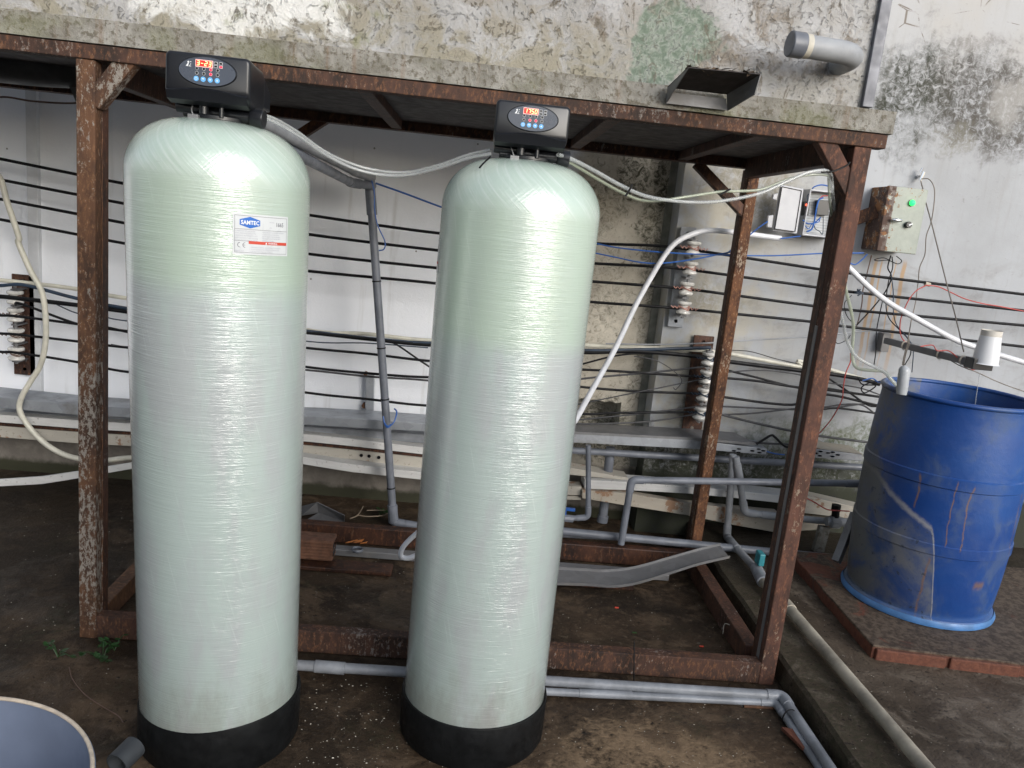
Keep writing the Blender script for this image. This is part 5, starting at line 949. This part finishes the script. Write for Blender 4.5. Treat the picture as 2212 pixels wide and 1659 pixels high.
cable([kB(1480, 1270)+(3.4,), kB(1650, 1370)+(3.3,), kB(1800, 1430)+(3.3,), kB(2000, 1520)+(3.3,), kB(2250, 1610)+(3.3,)], .0022, 'steelw', 'thin dark wire slanting from the arm to the right edge', 'wire', 'wire')
cable([kB(1822, 1440)+(3.2,), kB(1795, 1620)+(3.15,), kB(1785, 1700)+(3.12,)], .0016, 'hose', 'thin nylon line dropping from the switch into the barrel', 'line', 'wire')
# cabinet wiring
cable([kB(925, 460), kB(890, 600), kB(855, 740), kB(845, 860), kB(820, 980), kB(800, 1050)], .0028, 'brownw', 'leftmost brown wire hanging below the cabinet', 'wire', 'wire', Y=3.72)
cable([kB(1085, 460), kB(1060, 560), kB(1090, 640), kB(1040, 760), kB(930, 900), kB(800, 1040)], .0032, 'cable', 'black wire swinging left from below the cabinet', 'wire', 'wire', Y=3.70)
cable([kB(1095, 470), kB(1100, 560), kB(1065, 680), kB(1045, 860), kB(1070, 980), kB(1160, 1080), kB(1230, 1160), kB(1250, 1270), kB(1200, 1370)], .0026, 'cable', 'black wire running from the cabinet down to the float sensor', 'wire', 'wire', Y=3.70)
cable([kB(1085, 600), kB(1105, 760), kB(1105, 900), kB(1130, 1030), kB(1220, 1140), kB(1270, 1240), kB(1260, 1430)], .0024, 'cableb', 'dark blue-grey wire hanging from the cabinet to the barrel', 'wire', 'wire', Y=3.69)
cable([kB(1080, 500), kB(1020, 480), kB(950, 495), kB(980, 505), kB(1060, 500), kB(1140, 530), kB(1175, 505), kB(1130, 465)], .0020, 'cable', 'small looped black wire under the cabinet', 'wire', 'wire', Y=3.68)
cable([kB(1020, 820), kB(990, 960), kB(965, 1100), kB(960, 1260), kB(945, 1370)], .0024, 'cable', 'thin black wire hanging straight down left of the arm plate', 'wire', 'wire', Y=3.72)
cable([kB(740, 522), kB(790, 535), kB(840, 500), kB(890, 450)], .0032, 'blue', 'blue wire curling into the bottom of the cabinet', 'wire', 'wire', Y=3.68)
cable([kB(750, 1270), kB(750, 1340), kB(710, 1440), kB(690, 1560), kC(480, 330), kC(400, 480), kC(300, 600), kC(250, 640)], .0026, 'red', 'dull red wire curving down behind the right front post', 'wire', 'wire', Y=3.5)
cable([kB(760, 790), kB(700, 860), kB(720, 960), kB(790, 1040)], .0020, 'cable', 'thin black wire loop beside the right front post', 'wire', 'wire', Y=3.6)
cable([kB(640, 1040), kB(620, 1120), kB(640, 1190), kB(720, 1160), kB(750, 1120)], .0020, 'cable', 'small black wire hook at the right front post', 'wire', 'wire', Y=3.6)
cable([kB(810, 1470), kB(850, 1530), kB(960, 1540), kB(870, 1600), kB(840, 1560), kB(900, 1520), kB(1020, 1500)], .0028, 'cable', 'tangled black wire ends at the left of the barrel rim', 'wire', 'wire', Y=3.3)
cable([kB(850, 1500), kB(930, 1480), kB(980, 1510), kB(1040, 1500)], .0034, 'blue', 'blue wire end bundled left of the barrel rim', 'wire', 'wire', Y=3.3)
cable([kD(1685, 490), kD(1760, 530), kD(1830, 570), kD(1900, 578), kD(1975, 582)], .0030, 'red', 'dull red wire draped over the boards beside the barrel', 'wire', 'wire', Y=3.48)
b = MB(); q = H(*kB(815, 770), Y=CY-.01)
for i in range(5): a = R_(i*50+20); b.tube([q+Vector((.006*i-.012, -.004, -.002)), q+Vector((.006*i-.012+.022*math.cos(a), -.01, .02*math.sin(a)))], .004, 6)
b.box(q+Vector((-.018, -.008, -.006)), q+Vector((.022, .002, .005))); tag(b.build('tape_knot', M['cableb']), 'dark blue tape knot on the second black cable beside the cabinet wires', 'tape')
b = MB(); q = H(*kB(1388, 698), Y=CY); b.tube([q+Vector((-.012, 0, .002)), q+Vector((.012, 0, -.001))], .0105, 12); tag(b.build('tape_wrap', M['rope']), 'pale string wrap on the topmost cable where red wires hang', 'string')
cable([kA(230, 1180), kA(520, 1120), kA(820, 1060), kA(1060, 1010), kA(1180, 975), kA(1420, 960), kA(1640, 985), kC(320, 180), kC(620, 230), kC(800, 290)], .0032, 'cabled', 'slack thin cable weaving between the lower row cables at right', group='cables of the lower row on the wall', Y=3.66)
cable([kA(600, 870), kA(760, 905), kA(900, 1010), kA(870, 1080), kA(850, 1070)], .0022, 'cabled', 'thin wire end dangling left of the dark rack', 'wire', 'wire', Y=3.66)
cable([kA(1190, 830), kA(1340, 840), kA(1500, 885), kA(1650, 920)], .0020, 'cable', 'thin black wire arching above the cream conduit end', 'wire', 'wire', Y=3.68)
# ================================================================ RUSTY CONTROL CABINET
cb = thing('control_cabinet', 'rusting grey green control cabinet with a glowing green lamp', 'control cabinet', (1.98, WR-.09, 1.5))
cf = [H(*kQ(*p), Y=3.64) for p in ((1580, 205), (2025, 250), (1900, 1000), (1465, 945))]
zt_, zb_ = (cf[0].z+cf[1].z)/2, (cf[2].z+cf[3].z)/2; xl, xr = (cf[0].x+cf[3].x)/2, (cf[1].x+cf[2].x)/2
M['cab'].node_tree.nodes  # built for this place
b = MB(); b.box((xl-.004, 3.662, zb_+.002), (xr-.003, WR+.01, zt_-.002)); b.build('body', M['cab'], cb, bevel=.003)
b = MB(); b.box((xl-.006, 3.64, zb_-.002), (xr, 3.660, zt_+.001)); dr = b.build('door', M['cab'], cb, bevel=.004)
q = H(*kQ(1838, 402), Y=3.638); b = MB(); b.lathe([(.013, 0), (.013, .008), (.0115, .013), (.006, .017), (.0005, .018)], q, 20, axis=(0, -1, 0)); b.build('green_lamp', M['green'], dr, smooth=True)
b = MB(); b.lathe([(.016, 0), (.016, .004), (.013, .005)], q, 20, axis=(0, -1, 0)); b.build('lamp_bezel', M['galvd'], dr, smooth=True)
q = H(*kQ(1650, 600), Y=3.638); b = MB(); b.lathe([(.0005, -.027), (.006, -.022), (.0095, 0), (.006, .022), (.0005, .027)], q+Vector((0, -.015, 0)), 16, axis=(1, 0, .05)); b.tube([q+Vector((0, .004, 0)), q+Vector((0, -.012, 0))], .006, 12); b.build('handle', M['chrome'], dr, smooth=True)
q = H(*kQ(1790, 655), Y=3.638); b = MB(); b.tube([q+Vector((0, .003, 0)), q+Vector((0, -.016, 0))], .0145, 20); kn = b.build('rotary_knob', M['blk'], dr, smooth=True, bevel=.002)
b = MB(); b.beam(q+Vector((-.004, -.018, -.002)), q+Vector((.013, -.019, .006)), .004, .005); b.build('knob_pointer', M['white'], dr)
b = MB(); q0, q1 = H(*kQ(1180, 590), Y=3.76), H(*kQ(1440, 500), Y=3.70); b.beam(q0, q1, .01, .06); b.build('mounting_bar', M['rust_beam'], cb, bevel=.002)
# ================================================================ WHITE JUNCTION BOX
jb = thing('junction_box', 'open white plastic junction box with blue wires beside the right front post', 'junction box', (1.5, WR-.05, 1.5))
JY = 3.69
def quadp(b, pts, Y, depth): b.prism([H(*kQ(*p), Y=Y) for p in pts], (0, depth, 0)); return b
lidp = [(330, 190), (598, 240), (520, 760), (240, 722)]
b = MB(); quadp(b, lidp[::-1], JY, .012); ld = b.build('lid', M['boxw'], jb, bevel=.004)
b = MB(); quadp(b, [(345, 215), (570, 262), (495, 735), (262, 702)][::-1], JY-.008, .007); b.build('lid_recess', plain('lid_inner', (.44, .45, .48), .4, var=.04), ld, bevel=.003)
b = MB(); o_ = [(345, 215), (570, 262), (495, 735), (262, 702)]; pp = [H(*kQ(*p), Y=JY-.009) for p in o_]
for i in range(4): b.beam(pp[i], pp[(i+1) % 4], .003, .003)
b.build('gasket', M['cable'], ld)
for (p0, p1) in (((262, 300), (300, 370)), ((200, 550), (245, 690))):
    b = MB(); quadp(b, [(p0[0]-12, p0[1]), (p1[0]+5, p0[1]-10), (p1[0]-15, p1[1]), (p0[0]-25, p1[1]-10)][::-1], JY-.006, .02); b.build('latch', M['boxw'], ld, bevel=.003)
b = MB(); bx_ = [(622, 245), (985, 282), (925, 812), (528, 772)]; quadp(b, bx_[::-1], JY+.05, .05); bd = b.build('box_back', M['boxw'], jb)
b = MB(); pp = [H(*kQ(*p), Y=JY+.05) for p in bx_]; ctr = sum(pp, Vector())/4
for i in range(4):
    a_, c_2 = pp[i], pp[(i+1) % 4]; ai, ci = a_+(ctr-a_)*.08, c_2+(ctr-c_2)*.08
    b.hexa([a_, c_2, ci, ai], [v+Vector((0, -.05, 0)) for v in (a_, c_2, ci, ai)])
for f in b.f: f.reverse()
b.build('box_rim', M['boxw'], jb, bevel=.002)
b = MB(); quadp(b, [(650, 285), (950, 312), (895, 780), (560, 745)][::-1], JY+.046, .003); bpn = b.build('back_plate', M['mesh'], jb)
b = MB()
for i in range(15):
    t = i/14; a_ = H(*kQ(655-80*t, 300+430*t), Y=JY+.0455); c_2 = H(*kQ(945-45*t, 325+440*t), Y=JY+.0455); b.beam(a_, c_2, .001, .0014)
b.build('plate_grooves', M['galvd'], bpn)
for l_, pts_ in (('relay', [(605, 385), (672, 388), (650, 550), (590, 545)]), ('breaker', [(762, 368), (900, 375), (880, 550), (742, 540)])):
    b = MB(); quadp(b, pts_[::-1], JY+.015, .03); b.build(l_, M['blk'], jb, bevel=.002)
b = MB(); q = H(*kQ(625, 425), Y=JY+.013); b.lathe([(.0045, 0), (.0045, .003), (.0005, .005)], q, 12, axis=(0, -1, 0)); b.build('red_indicator', emis('red_led', (1, .08, .04), 3.0), jb)
for pts_, r_, mt in (([(890, 210), (800, 195), (720, 215), (695, 240)], .0032, 'blue'), ([(820, 340), (770, 370), (740, 470), (720, 600), (690, 700), (630, 735)], .0042, 'blue'), ([(585, 600), (640, 640), (720, 630), (790, 570)], .0034, 'blue'), ([(590, 640), (650, 700), (690, 650), (770, 620), (775, 580)], .0022, 'blue'), ([(715, 660), (730, 700), (780, 730), (815, 755), (820, 560)], .0020, 'cableb'), ([(640, 390), (640, 320), (670, 290)], .0026, 'cableb'), ([(770, 370), (810, 325), (870, 320)], .0024, 'red'), ([(620, 560), (610, 610)], .0028, 'cable')):
    b = MB(); b.tube(spline([H(*kQ(*p), Y=JY+.005) for p in pts_], 6), r_, 8); b.build('internal_wire', M[mt], jb, smooth=True)
cable([kQ(330, 812), kQ(400, 805), kQ(480, 795), kQ(560, 785)], .0032, 'blue', 'blue wire from the conduit end to the junction box', 'wire', 'wire', Y=3.68)
# ================================================================ GROUND CLUTTER
# bent galvanised strip
up_ = [kD(60, 950), kD(125, 955), kD(300, 965), kD(420, 970), kD(600, 950), kD(800, 895), kD(1000, 838), kD(1150, 802)]; dn_ = [kD(60, 1048), kD(115, 1050), kD(300, 1055), kD(470, 1066), kD(620, 1045), kD(820, 985), kD(1010, 925), kD(1210, 878)]
zz = [.03, .03, .032, .035, .05, .085, .12, .15]
b = MB(); U = [H(*p, Z=z+.01) for p, z in zip(up_, zz)]; D = [H(*p, Z=z) for p, z in zip(dn_, zz)]; n = len(U)
Us = spline(U, 5); Ds = spline(D, 5); n = len(Us); th = Vector((0, 0, .003))
vs = []
for a_, c_2 in zip(Us, Ds): vs += [a_+Vector((0, .0, .012)), a_, c_2, c_2+Vector((0, 0, .010)), c_2+Vector((0, -.002, .010)), c_2-th, a_-th+Vector((0, .002, 0)), a_+Vector((0, .002, .012))]
b.add(vs, [(i*8+k, i*8+(k+1) % 8, (i+1)*8+(k+1) % 8, (i+1)*8+k) for i in range(n-1) for k in range(8)]+[list(range(8)), [(n-1)*8+k for k in range(7, -1, -1)]])
tag(b.build('bent_metal_strip', M['galvd'], smooth=False), 'bent grey metal strip curling up beside the back post', 'metal strip')
# timbers along the back base
def plank(pts, Z0, Z1, label, mat='wood'):
    P = [Vector((p.x, p.y, Z0)) for p in pts]; b = MB(); b.prism(P, (0, 0, Z1-Z0)); return tag(b.build('timber_beam', M[mat], bevel=.004), label, 'beam', 'beams lying along the back of the frame')
def plank2(pa, pb, Y0, Y1, z0, z1, label, mat='wood'):
    b = MB(); b.hexa([(pa, Y0, z0), (pb, Y0, z0), (pb, Y1, z0), (pa, Y1, z0)], [(pa, Y0, z1), (pb, Y0, z1), (pb, Y1, z1), (pa, Y1, z1)]); return tag(b.build('timber_beam', M[mat], bevel=.004), label, 'beam', 'beams lying along the back of the frame')
plank2(-.95, 1.135, 3.36, 3.41, .005, .085, 'dark red beam across the back of the frame, rear one')
plank2(-.90, .98, 3.22, 3.27, .005, .035, 'low dark plank lying in front of the rear beam', 'galvd')
plank2(.12, .80, 3.10, 3.20, .004, .030, 'dark red board lying flat right of the second tank')
plank2(-.92, -.22, 3.06, 3.15, .004, .022, 'thin wet brown board lying flat between the tanks')
# hollow brick
hb2 = thing('hollow_brick', 'broken ribbed hollow brick beside the left tank on the plank', 'brick', H(690, 1205, Z=.035)); q = H(*kE(1870, 390), Z=.05)
b = MB(); b.box((q.x-.09, q.y-.035, .036), (q.x+.075, q.y+.055, .125))
bb = b.build('brick_body', plain('brown_clay', (.13, .06, .035), .85, var=.3, sc=30, bump=.4), hb2, bevel=.006)
b = MB()
for i in range(6): z = .045+i*.0135; b.box((q.x-.09, q.y-.0385, z), (q.x+.072, q.y-.033, z+.007))
b.build('ribs', plain('brown_clay_rib', (.15, .07, .04), .85, var=.3, sc=30), bb, bevel=.001)
b = MB()
for yy in (-.018, .022):
    for z in (.055, .088): b.box((q.x+.073, q.y+yy-.012, z), (q.x+.0765, q.y+yy+.016, z+.024))
b.build('core_holes', M['dark'], bb)
# folded metal bracket
b = MB(); f_ = [H(*kM(x, y), Z=z) for x, y, z in ((250, 1480, .02), (520, 1410, .09), (895, 1590, .06), (895, 1680, .0), (540, 1560, .02), (300, 1600, .01))]
b.add([f_[0], f_[1], f_[4], f_[5]], [(0, 1, 2, 3)]); b.add([f_[1], f_[2], f_[3], f_[4]], [(0, 1, 2, 3)]); b.add([f_[4], f_[3], H(*kM(600, 1720), Z=.0), H(*kM(300, 1700), Z=0)], [(0, 1, 2, 3)])
o = b.build('metal_bracket', M['galvd']); m = o.modifiers.new('thick', 'SOLIDIFY'); m.thickness = .003; tag(o, 'folded grey metal bracket lying at the wall foot between the tanks', 'bracket')
# orange wrapper and blue cap
b = MB(); q = H(765, 1177, Z=.04)
for i in range(7): p_ = q+Vector((random.uniform(-.05, .05), random.uniform(-.02, .02), random.uniform(0, .012))); b.add([p_, p_+Vector((.03, .004, .006)), p_+Vector((.034, .016, .010)), p_+Vector((.004, .012, .002))], [(0, 1, 2, 3)])
tag(b.build('orange_scrap', plain('orange_plastic', (.42, .14, .03), .5, var=.2)), 'crumpled orange plastic scrap on the plank beside the hollow brick', 'scrap')
b = MB(); q = H(772, 1188, Z=.045); b.lathe([(.022, -.006), (.026, 0), (.022, .008), (.018, .002)], q, 18, ring=True); tag(b.build('plastic_ring', M['pvc'], smooth=True), 'small grey plastic ring on the plank', 'ring')
# brown clay fragments at the frame foot / front right
b = MB(); q = H(1720, 1600, Z=.01); b.prism([q+Vector((-.03, .05, 0)), q+Vector((.02, .04, 0)), q+Vector((.035, -.03, 0)), q+Vector((.0, -.05, 0))], (0, 0, .012)); tag(b.build('tile_shard', M['brick'], bevel=.002), 'reddish tile shard beside the corner pipes', 'shard')
b = MB(); q = H(1640, 1522, Z=0); b.box(q+Vector((-.06, -.025, 0)), q+Vector((.08, .015, .008))); tag(b.build('timber_offcut', M['timber'], bevel=.002), 'flat brown offcut under the pipes at the right post', 'offcut')
# slanting strut by the barrel
b = MB(); b.beam(H(*kD(1890, 905), Y=3.12), H(*kD(2010, 600), Y=3.2), .03, .045); tag(b.build('leaning_strut', M['galvd'], bevel=.002), 'grey strut leaning on the left side of the blue barrel', 'strut')
# dowel between the beam and the front, thin black rod
b = MB(); q = H(1369, 1505, Y=2.40); q2 = H(1370, 1385, Y=2.44); b.tube([q, q2], .0022, 6); tag(b.build('thin_rod', M['cable']), 'thin upright black rod against the front base beam', 'rod')
b = MB(); b.tube(spline([H(*kD(1167, 1365), Y=2.75), H(*kD(1180, 1300), Y=2.75), H(*kD(1240, 1325), Y=2.72), H(*kD(1310, 1362), Y=2.68)], 4), .0017, 6); tag(b.build('thin_twig', M['rope']), 'pale bent straw on the right side base beam', 'straw')
# weeds
def weed(px, py, s, label, n=7, Z=0, seed=1):
    rnd = random.Random(seed); q = H(px, py, Z=Z); root = thing('weed', label, 'plant', q, 'small green weeds')
    st_ = MB(); lf = MB()
    for i in range(n):
        a = rnd.uniform(0, 6.28); L_ = s*rnd.uniform(.5, 1); tip = q+Vector((math.cos(a)*L_, math.sin(a)*L_, s*rnd.uniform(.3, 1.1))); mid = (q+tip)/2+Vector((0, 0, s*.25)); st_.tube(spline([q, mid, tip], 4), .0012, 5)
        for k in range(3):
            b_a = a+rnd.uniform(-1.3, 1.3); l = s*rnd.uniform(.35, .6); d = Vector((math.cos(b_a), math.sin(b_a), rnd.uniform(-.3, .4))).normalized()*l; w_ = Vector((-d.y, d.x, 0)).normalized()*l*.32; up2 = Vector((0, 0, l*.12))
            base = tip if k else mid
            lf.add([base, base+d*.35+w_, base+d*.75+w_*.6, base+d, base+d*.75-w_*.6, base+d*.35-w_, base+d*.5-up2], [(0, 1, 6), (1, 2, 6), (2, 3, 6), (3, 4, 6), (4, 5, 6), (5, 0, 6)])
    st_.build('stem', M['leaf'], root, smooth=True); lf.build('foliage', M['leaf'], root, smooth=True)
weed(125, 1420, .045, 'small weed at the foot of the left front post, left one', 5, seed=2)
weed(222, 1430, .055, 'leafy weed between the left post foot and the left tank', 6, seed=3)
weed(248, 1405, .04, 'small weed close against the front base beam at left', 4, seed=5)
weed(818, 1118, .05, 'bright green weed beside the standpipe foot', 5, seed=4)
weed(1440, 1178, .03, 'small weed growing beside the back beam near the right tank', 5, seed=8)
b = MB()
for pp in ([kM(970, 1640), kM(1075, 1590), kM(1150, 1470)], [kM(1075, 1590), kM(1200, 1610), kM(1400, 1600), kM(1480, 1570), kM(1500, 1530), kM(1200, 1525)]): b.tube(spline([H(*p, Z=.035) for p in pp], 4), .003, 6)
tag(b.build('dry_twig', M['twig'], smooth=True), 'dry forked twig lying beside the standpipe foot', 'twig')
b = MB(); b.tube(spline([H(*kE(x, y), Z=.004) for x, y in ((410, 1060), (430, 1130), (500, 1220), (600, 1290), (700, 1350), (730, 1390))], 6), .0016, 6); tag(b.build('thin_wire', M['brownw'], smooth=True), 'thin brown wire curling on the ground left of the left tank', 'wire')
# pipe offcut between tub and left tank
b = MB(); a, c = H(*kE(690, 1640), Z=.05), H(*kE(800, 1530), Z=.06); b.lathe([(.030, 0), (.030, (c-a).length), (.027, (c-a).length), (.027, 0)], a, 28, axis=(c-a), ring=True); tag(b.build('pipe_offcut', M['dkpipe'], smooth=True), 'short grey pipe offcut on the ground between tub and left tank', 'pipe')
# round tub at bottom left
T1, T2, T3 = H(0, 1502, Z=.42), H(150, 1546, Z=.42), H(207, 1640, Z=.42)
def circ(a, b, c):
    ax, ay, bx, by, cx, cy = a.x, a.y, b.x, b.y, c.x, c.y; d = 2*(ax*(by-cy)+bx*(cy-ay)+cx*(ay-by))
    ux = ((ax*ax+ay*ay)*(by-cy)+(bx*bx+by*by)*(cy-ay)+(cx*cx+cy*cy)*(ay-by))/d; uy = ((ax*ax+ay*ay)*(cx-bx)+(bx*bx+by*by)*(ax-cx)+(cx*cx+cy*cy)*(bx-ax))/d
    return Vector((ux, uy, a.z)), math.hypot(ax-ux, ay-uy)
tc, trr = circ(T1, T2, T3)
tb = thing('plastic_tub', 'round blue-grey plastic tub with pale cut rim at the bottom left corner', 'tub', (tc.x, tc.y, 0))
b = MB(); b.lathe([(.001, .05), (trr*.80, .05), (trr*.86, .09), (trr*.985, .41), (trr*.985, .415), (trr*1.0, .415), (trr*1.0, .40), (trr*.88, .02), (trr*.8, 0), (.001, 0)], (tc.x, tc.y, 0), 96); b.build('tub_wall', M['tub'], tb, smooth=True)
b = MB(); b.lathe([(trr*.982+.004*math.cos(a), .417+.004*math.sin(a)) for a in [i*math.pi/4 for i in range(8)]], (tc.x, tc.y, 0), 96, ring=True); b.build('tub_rim', M['tubrim'], tb, smooth=True)
# pale chips and litter on the ground: countless
b = MB(); rnd = random.Random(11)
def chip(x, y, z, s):
    vs = []; 
    for k in range(6): a = k*1.047+rnd.uniform(-.3, .3); vs.append(Vector((x+s*rnd.uniform(.6, 1.1)*math.cos(a), y+s*rnd.uniform(.4, .9)*math.sin(a), z)))
    t = Vector((x, y, z+s*rnd.uniform(.3, .6))); b.add(vs+[t], [(k, (k+1) % 6, 6) for k in range(6)])
for i in range(260):
    x = rnd.gauss(-.24, .12) if i % 3 else rnd.uniform(-.3, .15); y = rnd.uniform(1.85, 2.33); chip(x, y, .0, rnd.uniform(.0008, .0042)*rnd.uniform(.4, 1))
for i in range(160): chip(rnd.uniform(.2, 1.15), rnd.uniform(1.9, 2.36), 0, rnd.uniform(.0010, .0028))
for i in range(90): chip(rnd.gauss(.75, .12), rnd.gauss(2.335, .006), 0, rnd.uniform(.0012, .003))
for i in range(200): chip(rnd.uniform(-1.9, -1.0), rnd.uniform(1.9, 3.7), 0, rnd.uniform(.0012, .0034))
for i in range(260): chip(rnd.uniform(-1.0, 1.1), rnd.uniform(2.55, 3.3), 0, rnd.uniform(.0010, .0028))
for i in range(240): chip(rnd.uniform(1.22, 2.2), rnd.uniform(1.9, 3.5), ST, rnd.uniform(.0010, .0026))
tag(b.build('gravel_chips', M['stone']), kind='stuff', label='pale grit and chips scattered on the wet ground', cat='gravel')
for (x, y, s, z, l) in ((1010, 1545, 0, 0, ''),): pass
for px_, py_, mt, l in ((735, 1685, 'blue', 'small blue plastic scrap on the grit between the tanks'), (1515, 1397, 'redb', 'tiny red scrap on the ground under the frame'), (1370, 1367, 'leaf', 'tiny green scrap on the ground inside the frame'), (1332, 1313, 'redb', 'tiny orange-red scrap left of the frame centre')):
    q = H(px_, py_, Z=.002); b = MB(); b.prism([q+Vector((u, v, 0)) for u, v in ((-.008, -.003), (.008, -.004), (.009, .003), (-.006, .004))], (0, 0, .003)); tag(b.build('plastic_scrap', M[mt]), l, 'scrap')
q = H(745, 1233, Z=.004); b = MB(); b.lathe([(.001, .003), (.012, .002), (.014, 0)], q, 14); tag(b.build('bottle_cap', M['white'], smooth=True), 'small white cap on the ground beside the second tank', 'cap')
